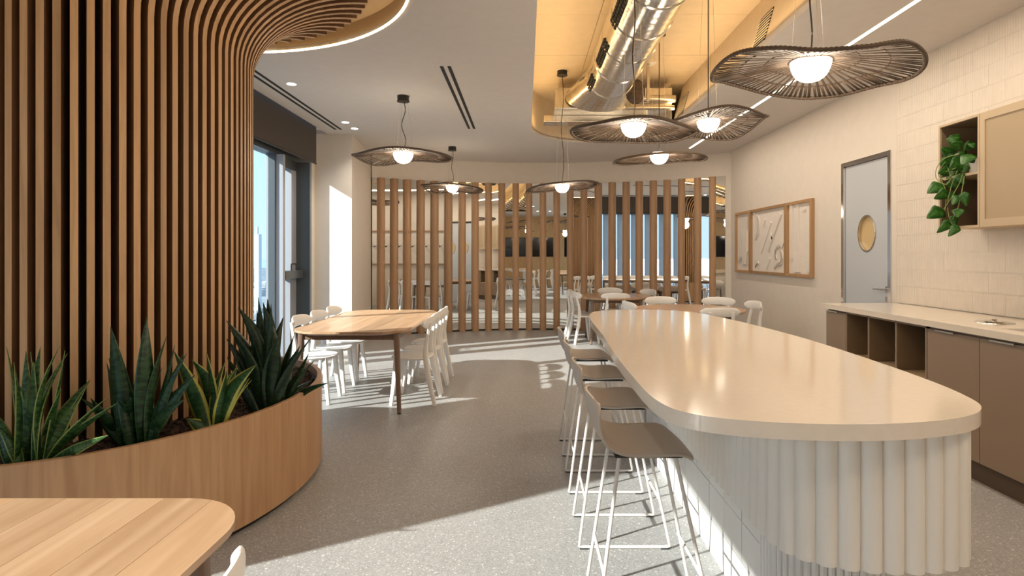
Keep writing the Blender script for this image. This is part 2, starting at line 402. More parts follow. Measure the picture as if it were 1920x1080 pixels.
# walls
wr = sempty('wall_right')
DY0, DY1, DZ = 5.323, 6.156, 2.39
bx('plaster', M['wall'], wr, XW, XW+.15, YB, DY0, 0, ZC+.05)
bx('plaster', M['wall'], wr, XW, XW+.15, DY1, 10.6, 0, ZC+.05)
bx('plaster', M['wall'], wr, XW, XW+.15, DY0, DY1, DZ, ZC+.05)
# ribbed tiles right of the door, each its own piece
rows = 14; tw = .30; th = (ZC-.96)/rows
for r in range(rows):
    y = 5.25
    first = tw*(.5 if r % 2 else 1)
    while y > 1.75:
        wd = first; first = tw
        z0 = .96+r*th
        pr = random.uniform(.0085, .0095)
        bx('tile', M['tile'], wr, XW-pr, XW-.0005, y-wd+.0007, y-.0007, z0+.0007, z0+th-.0007)
        y -= wd
# far curved wall, header above the mirror screen
bm = bmesh.new()
seg_wall(bm, arcpts, 2.73, ZC+.04)
outw = [(p[0]+(p[0]-CX)/CR*.25, p[1]+(p[1]-CY)/CR*.25) for p in arcpts]
for i in range(40):
    a, b, c, d = arcpts[i], arcpts[i+1], outw[i+1], outw[i]
    bm.faces.new([bm.verts.new((q[0], q[1], 2.73)) for q in (a, b, c, d)])
seg_wall(bm, outw, 0, ZC+.04)
bmesh.ops.remove_doubles(bm, verts=bm.verts, dist=1e-4)
struct(link('wall_back', bm, M['wall'], None, True))
ea = arcpts[-1]; eb = arc_at(1376)
bm = bmesh.new(); prism(bm, [ea, (XW+.1, eb[1]), (XW+.1, eb[1]+.4), (ea[0], ea[1]+.3)], 0, ZC+.04); link('return_piece', bm, M['wall'], bpy.data.objects['wall_back'])
# pillar by the window, left
bm = bmesh.new(); prism(bm, [(-3.2, 8.05), (-2.47, 8.05), (-2.64, 9.68), (-2.9, 10.3), (-3.2, 10.3)], 0, ZC+.17); struct(link('wall_pillar', bm, M['wall'], None))
bx('jamb', M['wall'], bpy.data.objects['wall_pillar'], -3.2, -3.0, 7.93, 8.06, 0, ZC+.17)
struct(bx('wall_front', M['tvback'], None, -3.3, XW+.15, YB-.15, YB, 0, ZC+.2))

# left window wall
win = sempty('window_1')
XG = -3.08
bx('sill', M['frame'], win, -3.16, -2.98, YB, 7.93, 0, .10)
bx('head', M['frame'], win, -3.16, -3.0, YB, 7.93, 2.62, 2.74)
bx('spandrel', M['wall'], win, -3.2, -3.12, YB, 8.06, 2.74, ZC+.16)
mul = [6.87, 5.50, 3.98, 1.62, -.65, -2.3, -4.15]
for y in mul:
    if 1.7 < y < 3.9: continue
    bx('mullion', M['mull'], win, -3.14, -2.93, y-.03, y+.03, .1, 2.62, bev=.004)
    bx('mullion_frame', M['frame'], win, -3.10, -3.02, y-.055, y-.03, .1, 2.62)
ys2 = [7.93]+mul
for i in range(len(ys2)-1):
    if ys2[i] == 3.98: continue
    bx('pane', M['glass'], win, XG-.004, XG+.004, ys2[i+1]+.03, ys2[i]-.03, .1, 2.62)
struct(bx('wall_pier', M['wall'], None, -3.2, -2.95, 1.65, 3.95, 0, ZC+.16))
bx('jamb_frame', M['frame'], win, -3.12, -2.84, 7.45, 7.51, .1, 2.62)
# opening light with transom and handle
bx('sash', M['frame'], win, -3.11, -3.02, 6.93, 6.99, .1, 2.62)
bx('sash', M['mull'], win, -3.11, -3.02, 7.30, 7.45, 1.2, 2.5)
bx('sash', M['mull'], win, -3.11, -3.02, 7.26, 7.45, .1, 1.1)
bx('sash', M['frame'], win, -3.11, -3.02, 6.99, 7.45, 2.50, 2.62)
bx('transom', M['frame'], win, -3.13, -2.93, 6.92, 7.45, 1.10, 1.20)
bm = bmesh.new(); hy = 7.22
sweep(bm, catmull([(-2.96, hy-.07, 1.20), (-2.96, hy-.07, 1.27), (-2.96, hy-.055, 1.285), (-2.96, hy+.07, 1.285)], 4), .009, 8, ref=(1, 0, 0))
sweep(bm, [(-2.96, hy+.07, 1.20), (-2.96, hy+.07, 1.292)], .009, 8)
link('window_handle', bm, M['black'], win, True)
# blind
rb = thing('roller_blind', 'dark brown roller blind hanging above the left window', 'blind', (-2.87, 0, 0))
def blind(rb, y0, y1):
    bx('fabric', M['blind'], rb, -.004, .004, y0, y1, 2.66, ZC+.10)
    bm = bmesh.new(); sweep(bm, [(0, y0, 2.65), (0, y1, 2.65)], (.012, .012), 10, ref=(1, 0, 0)); link('bottom_bar', bm, M['black'], rb, True)
    bm = bmesh.new(); sweep(bm, [(-.03, y0, ZC+.12), (-.03, y1, ZC+.12)], (.035, .035), 14, ref=(1, 0, 0)); link('roller', bm, M['black'], rb, True)
blind(rb, 4.28, 7.75)
rb = thing('roller_blind', 'dark brown roller blind behind the camera, before the slatted column', 'blind', (-2.87, 0, 0)); blind(rb, YB+.1, 2.5)

# outside: city far below
def hazemat(name, c1, c2, sc):
    m = mat(name, c1, 1.0, spec=0)
    mp = mapping(m, (1, 1, 1), rnd=False)
    v = N(m, 'ShaderNodeTexVoronoi'); v.inputs['Scale'].default_value = sc; L(m, mp.outputs[0], v.inputs['Vector'])
    s = N(m, 'ShaderNodeSeparateColor'); L(m, v.outputs['Color'], s.inputs[0])
    r = N(m, 'ShaderNodeValToRGB'); r.color_ramp.elements[0].color = (*c1, 1); r.color_ramp.elements[1].color = (*c2, 1)
    L(m, s.outputs[0], r.inputs[0]); L(m, r.outputs[0], bsdf(m).inputs['Base Color']); return m
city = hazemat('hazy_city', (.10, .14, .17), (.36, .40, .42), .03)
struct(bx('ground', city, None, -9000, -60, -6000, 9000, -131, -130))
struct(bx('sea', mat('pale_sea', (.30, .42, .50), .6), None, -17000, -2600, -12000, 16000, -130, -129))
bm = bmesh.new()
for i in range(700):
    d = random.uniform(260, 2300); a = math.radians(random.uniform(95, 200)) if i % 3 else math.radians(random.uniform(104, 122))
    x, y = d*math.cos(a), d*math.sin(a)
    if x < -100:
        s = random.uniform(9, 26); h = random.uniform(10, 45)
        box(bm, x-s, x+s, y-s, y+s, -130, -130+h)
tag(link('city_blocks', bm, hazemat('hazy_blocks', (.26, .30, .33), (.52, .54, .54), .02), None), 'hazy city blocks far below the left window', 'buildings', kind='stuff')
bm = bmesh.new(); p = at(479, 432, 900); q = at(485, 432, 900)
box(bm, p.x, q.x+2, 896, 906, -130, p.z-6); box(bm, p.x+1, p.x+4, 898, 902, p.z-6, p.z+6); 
tag(link('tower_building', bm, mat('tower_haze_tint', (.52, .62, .68), .9), None), 'slim haze-tinted tower seen far off through the left window', 'building')  # distance haze painted in: colour lightened towards the sky

# ------------------------------------------------------------------ mirrored post screen
ps = thing('post_screen', 'curved screen of round oak posts over mirror strips below the header', 'screen')
pp = [715, 740, 764.5, 790, 816, 842, 867, 891.5, 916, 941, 967, 992, 1018, 1043.7, 1069, 1094.7, 1121, 1147, 1173.5, 1198, 1224.5, 1250.5, 1278, 1308, 1336.5]
posn = [arc_at(x) for x in pp]
bm = bmesh.new(); cyl(bm, 0, 0, 0.0, 2.73, .062, n=24)
pm = link('post', bm, M['post'], ps, True); pm.location = (*posn[0], 0)
for p in posn[1:]:
    o = pm.copy(); COL.objects.link(o); o.location = (*p, 0); o.rotation_euler.z = random.uniform(0, 6)
ends = [arc_at(697)]+posn+[arc_at(1361)]
for i in range(len(ends)-1):
    a, b = Vector(ends[i]), Vector(ends[i+1]); cc = (a+b)/2
    # every strip is turned a little towards the part of the room it shows
    pxc = VX+F*cc.x/cc.y
    tgt = next(t for lim, t in ((835, (3.45, 7.9)), (895, (3.45, 5.9)), (938, (3.0, 3.6)), (995, (1.3, -4.2)), (1050, (-.9, -4.2)), (1075, (-1.5, -3.0)), (1112, (-2.1, 2.9)), (1290, (-3.0, 5.6)), (1312, (-1.9, 4.0)), (1330, (-3, 5.2)), (1400, (-.9, -4.2))) if pxc < lim)
    u1 = (Vector(tgt)-cc).normalized(); u2 = (Vector((0, 0))-cc).normalized(); nf = (u1+u2).normalized(); d = Vector((-nf.y, nf.x)); hl = (b-a).length/2
    if d.dot(b-a) < 0: d = -d
    a, b = cc-d*hl, cc+d*hl; nn = -nf
    q = [a, b, b+nn*.006, a+nn*.006]
    bm = bmesh.new(); prism(bm, [tuple(x) for x in q], .02, 2.73); link('mirror_panel', bm, M['mirror'], ps)
bm = bmesh.new()
for i in range(40):
    a, b = Vector(arcpts[i]), Vector(arcpts[i+1]); c = Vector((CX, CY)); ia = a+(c-a).normalized()*.012; ib = b+(c-b).normalized()*.012
    prism(bm, [tuple(ia), tuple(ib), tuple(b), tuple(a)], 0, .03)
link('base_strip', bm, M['black'], ps)

# ------------------------------------------------------------------ slatted column
colm = thing('slatted_column', 'tall oak slatted column flaring out into the ceiling ring', 'column', (ECX, ECY, 0))
bm = bmesh.new(); prism(bm, ell(.45, .71, 48, 0, 0), .529, ZC+.15); link('core', bm, M['core'], colm, True)
CRX, CRY, ERX, ERY = .587, .85, 1.37, 1.23
per = [(math.cos(t), math.sin(t), t) for t in [2*PI*i/2000 for i in range(2000)]]
cum = [0]
for i in range(2000):
    t0 = 2*PI*i/2000; t1 = 2*PI*(i+1)/2000
    cum.append(cum[-1]+math.hypot(CRX*(math.cos(t1)-math.cos(t0)), CRY*(math.sin(t1)-math.sin(t0))))
NS = 73
def flare(t, s):
    """outer edge line of slat at angle t; s 0..1 vertical, 1..2 curve"""
    c, sn = math.cos(t), math.sin(t); ZS = 2.60
    if s <= 1: return Vector((CRX*c, CRY*sn, .528+(ZS-.528)*s))
    u = (s-1)*PI/2; k = 1-math.cos(u)
    return Vector((max((CRX+(ERX-CRX)*k)*c, -.597), (CRY+(ERY-CRY)*k)*sn, ZS+(3.11-ZS)*math.sin(u)))
for i in range(NS):
    tgt = cum[-1]*i/NS
    j = next(k for k in range(2001) if cum[k] >= tgt); t = 2*PI*j/2000
    bm = bmesh.new()
    S = [0, 1]+[1+k/14 for k in range(1, 15)]
    tang = Vector((-CRX*math.sin(t), CRY*math.cos(t), 0)).normalized()
    rad = Vector((tang.y, -tang.x, 0))
    rings = []
    for s in S:
        p = flare(t, s); q = flare(t, s+.001) if s < 2 else p*2-flare(t, s-.001); d = (q-p).normalized()
        er = Vector((ERX*math.cos(t), ERY*math.sin(t), 0)).normalized()
        if s >= 2: d = Vector((er.x, er.y, 0))
        u = max(0, s-1); tg = tang
        nin = (d.cross(tg)); 
        if nin.dot(Vector((-rad.x, -rad.y, .0)))+nin.z*.6 < 0: nin = -nin
        nin.normalize(); dep = .13 if s <= 1 else .13
        hw = .0152
        rings.append([bm.verts.new(x) for x in (p-tg*hw, p+tg*hw, p+tg*hw+nin*dep, p-tg*hw+nin*dep)])
    for A, B in zip(rings, rings[1:]):
        for k in range(4): bm.faces.new((A[k], A[(k+1) % 4], B[(k+1) % 4], B[k]))
    bm.faces.new(rings[0][::-1]); bm.faces.new(rings[-1])
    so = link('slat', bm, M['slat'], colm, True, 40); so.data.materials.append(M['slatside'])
    # oak colour on the outer edge, faces behind it painted with gap shade
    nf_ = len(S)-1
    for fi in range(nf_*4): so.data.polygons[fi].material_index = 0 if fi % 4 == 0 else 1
# LED ring along the rim of the ceiling recess
bm = bmesh.new()
pts = [(ECX+(p[0]-ECX)*.993, ECY+(p[1]-ECY)*.993, ZC+.004) for p in arc_in]
sweep(bm, pts, (.0085, .0085), 8); tag(link('light_ring', bm, M['led2'], None, True), 'glowing curved light line around the ceiling ring above the slatted column', 'light')
# planter
PX, PY = 1.03, 1.27
pl = thing('planter', 'curved oak planter wrapping the foot of the slatted column', 'planter', (ECX, ECY, 0))
bm = bmesh.new(); n = 96; o_, i_ = ell(PX, PY, n, 0, 0), ell(PX-.03, PY-.03, n, 0, 0)
CL = -2.945-ECX
ro = [[bm.verts.new((max(p[0], CL+j*.0), p[1], z)) for p in lp] for j, (lp, z) in enumerate(((o_, .03), (o_, .576), (ell(PX-.004, PY-.004, n, 0, 0), .58), (ell(PX-.026, PY-.026, n, 0, 0), .58), (i_, .576), (i_, .03)))]
for A, B in zip(ro, ro[1:]+ro[:1]):
    for k in range(n): bm.faces.new((A[k], A[(k+1) % n], B[(k+1) % n], B[k]))
link('wall', bm, M['planter'], pl, True)
bm = bmesh.new(); prism(bm, clip(ell(PX-.03, PY-.03, 64, 0, 0), 0, CL+.003, 9), 0, .06); link('recessed_foot', bm, M['rubber'], pl)
# soil with bark chips
bm = bmesh.new(); prism(bm, clip(ell(PX-.032, PY-.032, 64, ECX, ECY), 0, -2.94, 9), .45, .525)
for i in range(5200):
    a = random.uniform(-2.9, .9); r = random.uniform(0, 1)
    kx = CRX+.02+(PX-.07-CRX)*r; ky = CRY+.02+(PY-.07-CRY)*r
    x, y = ECX+kx*math.cos(a), ECY+ky*math.sin(a); s = random.uniform(.004, .011)
    mt = Matrix.Translation((x, y, .527+random.uniform(0, .012))) @ Matrix.Rotation(random.uniform(0, 6), 4, Vector((random.random(), random.random(), random.random()+.1)).normalized())
    v = [bm.verts.new(mt @ Vector(c)) for c in ((-s, -s*.6, 0), (s, -s*.5, 0), (s*.8, s*.6, s*.3), (-s*.7, s*.5, s*.2), (0, 0, s*.8))]
    for q in ((0, 1, 4), (1, 2, 4), (2, 3, 4), (3, 0, 4)): bm.faces.new([v[c] for c in q])
tag(link('soil', bm, M['soil'], None), 'dark bark mulch filling the oak planter', 'soil', kind='stuff')

# snake plants
def blade(base, tip, width, parent, m, bend=.12, twist=0, segs=12, curl=0, prof=None, name='leaf', fold=.18, side=None):
    base, tip = Vector(base), Vector(tip); ax = tip-base; Ln = ax.length; d = ax.normalized()
    out = Vector((d.x, d.y, 0))
    if out.length < .05: out = Vector((random.uniform(-1, 1), -1, 0))
    out.normalize()
    sd = side or d.cross(out)
    if sd.length < .1: sd = Vector((1, 0, 0))
    # face mostly towards the room, with a random turn about the blade's own axis
    vd = Vector((base.x, base.y, 0)).normalized(); sd = d.cross(vd).normalized(); sd = Matrix.Rotation(twist, 3, d) @ sd
    nm = sd.cross(d).normalized()
    bm = bmesh.new(); uvl = bm.loops.layers.uv.new('UVMap'); rows = []
    for i in range(segs+1):
        t = i/segs
        if prof: wv = prof(t)
        else: wv = (.38+.62*math.sin(min(1, t/.42)*PI/2)) if t < .42 else max(0.015, 1-((t-.42)/.58)**1.45)
        c = base+ax*t+out*(bend*Ln*math.sin(t*PI)*-.5)+Vector((0, 0, bend*Ln*.35*math.sin(t*PI)))+nm*curl*Ln*t*t
        s2 = Matrix.Rotation(twist*.5*t, 3, d) @ sd
        row = []
        for k in range(5):
            u = k/4*2-1
            row.append((bm.verts.new(c+s2*(u*width/2*wv)+nm*(-(1-abs(u))*width*fold*wv)), (k/4, t)))
        rows.append(row)
    for A, B in zip(rows, rows[1:]):
        for k in range(4):
            q = (A[k], A[k+1], B[k+1], B[k]); f = bm.faces.new([x[0] for x in q])
            for lp, x in zip(f.loops, q): lp[uvl].uv = x[1]
    me = bpy.data.meshes.new(name); bm.to_mesh(me); bm.free(); me.materials.append(m); me.polygons.foreach_set('use_smooth', [True]*len(me.polygons))
    o = bpy.data.objects.new(name, me); COL.objects.link(o); o.parent = parent
    md = o.modifiers.new('thickness', 'SOLIDIFY'); md.thickness = .002; md.offset = 0
    if parent: o.matrix_parent_inverse = Matrix.Translation(-parent.location)
    return o
def snake(label, Y, leaves, m, base_px):
    bp = at(base_px[0], base_px[1], Y); bp.z = .525
    t = thing('snake_plant', label, 'plant', bp, 0, 'snake plants in the planter')
    leaves = list(leaves)
    for k in range(max(4, len(leaves)//2) if len(leaves) > 7 else 0):
        q = random.choice(leaves); leaves.append((q[0]+random.uniform(-12, 12), q[1], q[2]+random.uniform(-26, 26), q[3]+random.uniform(8, 70), q[4]*random.uniform(.55, .9), random.uniform(-.08, .14)))
    for (bx0, by0, tx, ty, wd, *dd) in leaves:
        b = at(bx0, by0, Y+random.uniform(-.05, .08)); dz = b.z-.515; b.z = .515
        b.y = min(max(b.y, Y-.06), Y+.1)
        ex, ey = b.x-ECX, b.y-ECY; kk = math.hypot(ex/(PX-.09), ey/(PY-.09))
        if kk > 1: b.x, b.y = ECX+ex/kk, ECY+ey/kk
        kk = math.hypot(ex/(CRX+.05), ey/(CRY+.05))
        if kk < 1: b.x, b.y = ECX+ex/kk, ECY+ey/kk
        tip = at(tx, ty, Y+(dd[0] if dd else random.uniform(-.07, .1)))
        blade(b, tip, wd*1.15*Y/F, t, m, bend=random.uniform(.0, .2), twist=random.uniform(-.9, .9), segs=14, curl=random.uniform(-.12, .12))
    return t
snake('snake plant with yellow-green edged leaves, leftmost in the oak planter', 2.36, [
    (59, 865, 64, 678, 28, -.03), (30, 850, 10, 681, 16), (44, 850, 19, 649, 14), (50, 848, 49, 658, 19, .08), (62, 850, 68, 652, 22, .1),
    (74, 850, 126, 650, 17, .05), (80, 850, 108, 721, 17, -.04), (20, 853, -14, 770, 22), (77, 850, 164, 711, 30, .12), (89, 845, 182, 718, 12, .12),
    (84, 846, 200, 745, 24, .0), (40, 855, -4, 795, 18, -.05), (70, 858, 36, 726, 16, .04), (88, 850, 97, 801, 7), (66, 852, 92, 712, 15, .03)], M['leaf1'], (60, 865))
snake('broad dark banded snake plant, second from the left in the planter', 2.58, [
    (245, 835, 209, 612, 34, -.02), (268, 832, 264, 597, 30, .06), (258, 832, 258, 637, 26, .0), (228, 832, 204, 671, 20), (276, 830, 332, 634, 22, .04),
    (270, 835, 360, 705, 28, -.03), (230, 835, 176, 741, 24, -.05), (240, 838, 246, 750, 32, -.07), (224, 832, 190, 790, 18), (278, 828, 296, 690, 18, .1),
    (262, 832, 322, 715, 18, .08), (236, 830, 150, 752, 20, .02), (250, 836, 228, 742, 24, -.05), (262, 835, 274, 690, 26, .02)], M['leaf2'], (245, 830))
snake('snake plant with bright yellow leaf margins in the middle of the planter', 2.80, [
    (405, 808, 426, 692, 26, -.05), (400, 805, 361, 674, 34, .0), (395, 805, 335, 660, 28, .06), (412, 805, 492, 682, 34, -.02), (404, 800, 401, 660, 26, .08),
    (417, 803, 437, 695, 18, .05), (397, 804, 350, 785, 24, -.06), (410, 803, 470, 706, 22, .04), (412, 806, 446, 690, 18, .02)], M['leaf3'], (407, 805))
snake('tallest, darkest and densest snake plant, near the right end of the planter', 3.16, [
    (500, 772, 446, 577, 30), (505, 772, 482, 560, 18, .1), (510, 775, 492, 567, 28, .0), (515, 775, 505, 560, 32, .03), (525, 770, 532, 594, 22, .08),
    (498, 772, 477, 582, 26, .08), (530, 772, 574, 626, 22, .0), (490, 772, 442, 616, 26), (488, 772, 427, 652, 22, .02), (495, 775, 470, 640, 28, -.04),
    (524, 775, 547, 630, 24, .05), (520, 778, 522, 622, 28, -.04), (505, 776, 500, 620, 30, -.05), (485, 773, 420, 668, 18, .05), (512, 776, 515, 610, 26, .1), (530, 774, 556, 650, 22, .0)], M['leaf4'], (510, 775))
snake('small snake plant with thin leaves hanging over the right end of the planter', 3.34, [
    (541, 750, 591, 676, 9, .0), (545, 750, 612, 718, 13, .0), (538, 752, 574, 664, 12), (535, 752, 554, 665, 12), (540, 752, 566, 690, 14, .02), (530, 755, 548, 680, 14), (538, 752, 580, 712, 10, .03)], M['leaf2'], (542, 750))

# ------------------------------------------------------------------ chairs
def make_chair(label, group, loc, rz):
    t = thing('dining_chair', label, 'chair', loc, rz, group)
    # seat: dished rounded disc
    bm = bmesh.new(); n = 36; rings = []
    for (k, z) in ((.0, .432), (.5, .434), (.85, .441), (.97, .446), (1.0, .440), (.985, .428), (.9, .420), (0.0, .418)):
        if k == 0: rings.append(bm.verts.new((.03, 0, z))); continue
        r = []
        for i in range(n):
            a = 2*PI*i/n; c, s = math.cos(a), math.sin(a); q = (abs(c)**2.6+abs(s)**2.6)**(-1/2.6)
            r.append(bm.verts.new((.03+.195*k*c*q, (.205-.012*c)*k*s*q, z-(.008*max(0, c)**2))))
        rings.append(r)
    for A, B in zip(rings, rings[1:]):
        for i in range(n):
            if not isinstance(A, list): bm.faces.new((A, B[i], B[(i+1) % n]))
            elif not isinstance(B, list): bm.faces.new((A[(i+1) % n], A[i], B))
            else: bm.faces.new((A[i], A[(i+1) % n], B[(i+1) % n], B[i]))
    link('seat', bm, M['white'], t, True, 60)
    for s in (-1, 1):
        bm = bmesh.new(); sweep(bm, [(.155, s*.14, .432), (.175, s*.152, .2), (.20, s*.165, 0)], [(.022, .024), (.020, .022), (.0155, .0175)], 10, ref=(1, 0, 0), sq=True)
        link('leg', bm, M['white'], t, True, 50)
        P = catmull([(-.21, s*.18, 0), (-.165, s*.172, .2), (-.125, s*.158, .42), (-.122, s*.145, .55), (-.150, s*.13, .70), (-.158, s*.127, .765)], 4)
        R = [(.0155+.010*math.sin(PI*min(1, i/14)), .017+.003*math.sin(PI*i/20)) for i in range(len(P))]
        bm = bmesh.new(); sweep(bm, P, R, 10, ref=(1, 0, 0), sq=True); link('leg', bm, M['white'], t, True, 50)
    bm = bmesh.new(); sweep(bm, [(-.118, -.155, .43), (-.118, .155, .43)], (.012, .014), 8, ref=(0, 0, 1)); sweep(bm, [(.15, -.13, .42), (.15, .13, .42)], (.01, .012), 8, ref=(0, 0, 1)); link('seat_rail', bm, M['white'], t, True)
    # curved top rail
    P = []; R = []
    for i in range(25):
        u = i/24*2-1; a = u*.62
        P.append((-.165+.36*(1-math.cos(a))*.9-.0, .375*math.sin(a), .765+.004*math.cos(u*PI)))
        hh = .054*max(.12, (1-abs(u)**5))**.5; R.append((hh, .0135))
    bm = bmesh.new(); sweep(bm, P, R, 14, ref=(-.12, 0, 1)); link('backrest', bm, M['white'], t, True, 60)
    return t
ch0 = make_chair('white chair nearest the camera on the window side of the left dining table', 'chairs at the left dining table', (-2.04, 5.45, 0), 0)
def chair(x, y, deg, label, group): return dup(ch0, (x, y, 0), math.radians(deg), label, group)
G1 = 'chairs at the left dining table'
chair(-2.04, 5.91, 0, 'white chair in the middle of the window side of the left dining table', G1)
chair(-2.04, 6.37, 0, 'white chair farthest back on the window side of the left dining table', G1)
chair(-1.05, 5.42, 180, 'white chair nearest the camera on the aisle side of the left dining table', G1)
chair(-1.05, 5.88, 180, 'white chair in the middle of the aisle side of the left dining table', G1)
chair(-1.05, 6.34, 180, 'white chair farthest back on the aisle side of the left dining table', G1)
chair(-.712, .975, 180, 'white chair tucked under the foreground table, only its top rail end showing', 'foreground chairs')
def chair_at_rail(rx_, ry_, deg, label, group):
    a = math.radians(deg); return chair(rx_+.165*math.cos(a), ry_+.165*math.sin(a), deg, label, group)
G2 = 'chairs at the near round table'; G3 = 'chairs at the far round table'
chair_at_rail(2.16, 6.22, 90, 'white chair between the island and the near round table, facing the posts', G2)
chair_at_rail(1.88, 7.92, -88, 'white chair behind the near round table, left of the two there', G2)
chair_at_rail(2.66, 7.78, -112, 'white chair behind the near round table, right of the two there', G2)
chair_at_rail(2.92, 7.12, 184, 'white chair right of the near round table by the plaster wall', G2)
chair_at_rail(1.26, 7.12, 12, 'white chair left of the near round table, side on', G2)
chair_at_rail(.77, 9.0, 14, 'white chair at the left side of the far round table, nearer one', G3)
chair_at_rail(.72, 9.52, -12, 'white chair at the left side of the far round table, farther one', G3)
chair_at_rail(1.38, 8.62, 88, 'white chair in front of the far round table, back to the camera', G3)
chair_at_rail(2.13, 9.62, 205, 'white chair at the right side of the far round table', G3)
chair_at_rail(1.50, 10.05, -92, 'white chair squeezed between the far round table and the posts', G3)
# a few in the room behind, seen in the mirror
for x, y, d, l_ in ((-.75, -1.9, 180, 'aisle side, nearer the mirror'), (-.75, -2.5, 180, 'aisle side, nearer the back wall'), (-1.9, -1.9, 0, 'window side, nearer the mirror'), (-1.9, -2.5, 0, 'window side, nearer the back wall')):
    chair(x, y, d, 'white chair at the table behind the camera, '+l_, 'chairs behind the camera')

# ------------------------------------------------------------------ tables
def table(name, label, x0, x1, y0, y1, r, group=None, h=.735, nplank=7, legin=.09, outline=None, axis=0):
    cx, cy = (x0+x1)/2, (y0+y1)/2
    t = thing(name, label, 'table', (cx, cy, 0), 0, group)
    ol = outline or rrect(x0-cx, x1-cx, y0-cy, y1-cy, r, 10)
    wd = (x1-x0)/nplank
    for i in range(nplank):
        lo = x0-cx+i*wd; pg = clip(ol, 0, lo+.0006, lo+wd-.0006)
        if len(pg) < 3: continue
        bm = bmesh.new()
        # top plank with undercut edge
        prism(bm, pg, h-.018, h)
        pin = clip([(p[0]*(1-.03/((x1-x0)/2)), p[1]*(1-.03/((y1-y0)/2))) for p in ol], 0, lo+.0006, lo+wd-.0006)
        link('plank', bm, M['table'], t)
    bm = bmesh.new(); a = [bm.verts.new((p[0]*.999, p[1]*.999, h-.0185)) for p in ol]; b = [bm.verts.new((p[0]*(1-.022/((x1-x0)/2)), p[1]*(1-.022/((y1-y0)/2)), h-.032)) for p in ol]
    for i in range(len(ol)): bm.faces.new((a[i], a[(i+1) % len(ol)], b[(i+1) % len(ol)], b[i]))
    bm.faces.new(b); bm.faces.new(a[::-1]); link('top_underside', bm, M['table'], t)
    lx, ly = (x1-x0)/2-legin-.02, (y1-y0)/2-legin-.04
    if outline: lx = ly = (x1-x0)/2*.6
    for sx in (-1, 1):
        for sy in (-1, 1):
            bm = bmesh.new(); sweep(bm, [(sx*lx, sy*ly, h-.03), (sx*(lx+.03), sy*(ly+.02), .008)], [(.026, .024), (.017, .016)], 12, ref=(1, 0, 0), sq=True)
            lg = link('leg', bm, M['leg'], t, True, 50)
            bm = bmesh.new(); cyl(bm, sx*(lx+.03), sy*(ly+.02), 0, .01, .017, n=12); link('foot', bm, M['rubber'], lg)
    bm = bmesh.new(); hw = .012
    box(bm, -lx, lx, -ly-hw, -ly+hw, h-.085, h-.032); box(bm, -lx, lx, ly-hw, ly+hw, h-.085, h-.032)
    box(bm, -lx-hw, -lx+hw, -ly, ly, h-.085, h-.032); box(bm, lx-hw, lx+hw, -ly, ly, h-.085, h-.032)
    link('apron', bm, M['leg'], t)
    return t
table('dining_table', 'oak dining table with softened corners by the left window', -2.09, -1.03, 4.87, 6.87, .30, 'oak tables')
table('dining_table', 'oak table cropped at the bottom left in front of the planter', -1.66, -.715, -.55, 1.545, .20, 'oak tables')
table('dining_table', 'oak table standing behind the camera, seen only in the mirror', -1.85, -.8, -3.0, -1.4, .25, 'oak tables')
def rtable(cx, cy, r, label):
    ol = [(r*math.cos(2*PI*i/48), r*math.sin(2*PI*i/48)) for i in range(48)]
    table('round_table', label, cx-r, cx+r, cy-r, cy+r, r, 'round oak tables', outline=ol, nplank=8)
rtable(2.02, 7.0, .665, 'round oak table just beyond the far end of the island')
rtable(1.43, 9.22, .62, 'round oak table farthest back, close to the oak posts')

# ------------------------------------------------------------------ island
isl = thing('island_counter', 'long cream topped bar island with rounded ends and fluted body', 'counter', (.95, 3.0, 0))
IO = Vector((-.95, -3.0, 0))
topo = [(.4575, 4.00), (.435, 3.2), (.405, 2.5), (.397, 2.013), (.402, 1.80), (.425, 1.675), (.47, 1.605), (.55, 1.555), (.68, 1.518), (.86, 1.502), (1.046, 1.518), (1.22, 1.572), (1.335, 1.655), (1.40, 1.78), (1.452, 2.04), (1.49, 2.5), (1.506, 3.04), (1.475, 3.6), (1.417, 4.05), (1.31, 4.46), (1.16, 4.60), (.94, 4.645), (.66, 4.60), (.52, 4.42)]
pts = [(p[0]+IO.x, p[1]+IO.y) for p in catmull(topo, 5, True)]
bm = bmesh.new(); prism(bm, pts, .905, .95, bev=.007); link('countertop', bm, M['quartz'], isl, True, 40)
body = catmull([(.76, 4.2), (.76, 3.4), (.76, 2.6), (.76, 2.0), (.765, 1.82), (.80, 1.71), (.88, 1.645), (1.0, 1.61), (1.14, 1.605), (1.265, 1.635), (1.34, 1.70), (1.385, 1.86), (1.42, 2.2), (1.45, 2.7), (1.455, 3.2), (1.41, 3.8), (1.32, 4.3), (1.15, 4.5), (.95, 4.54), (.80, 4.42)], 8, True)
bl = [(p[0]+IO.x, p[1]+IO.y) for p in body]
def inset(pts, d):
    out = []; n = len(pts)
    for i in range(n):
        a, b = Vector(pts[i-1]), Vector(pts[(i+1) % n]); t = (b-a).normalized(); nn = Vector((-t.y, t.x))
        p = Vector(pts[i]); c = p+nn*d; out.append((c.x, c.y))
    return out
area = sum(bl[i][0]*bl[(i+1) % len(bl)][1]-bl[(i+1) % len(bl)][0]*bl[i][1] for i in range(len(bl)))
sg = 1 if area > 0 else -1
inn = inset(bl, sg*.028)
bm = bmesh.new(); prism(bm, inn, .495, .905); link('body', bm, M['flute'], isl, True)
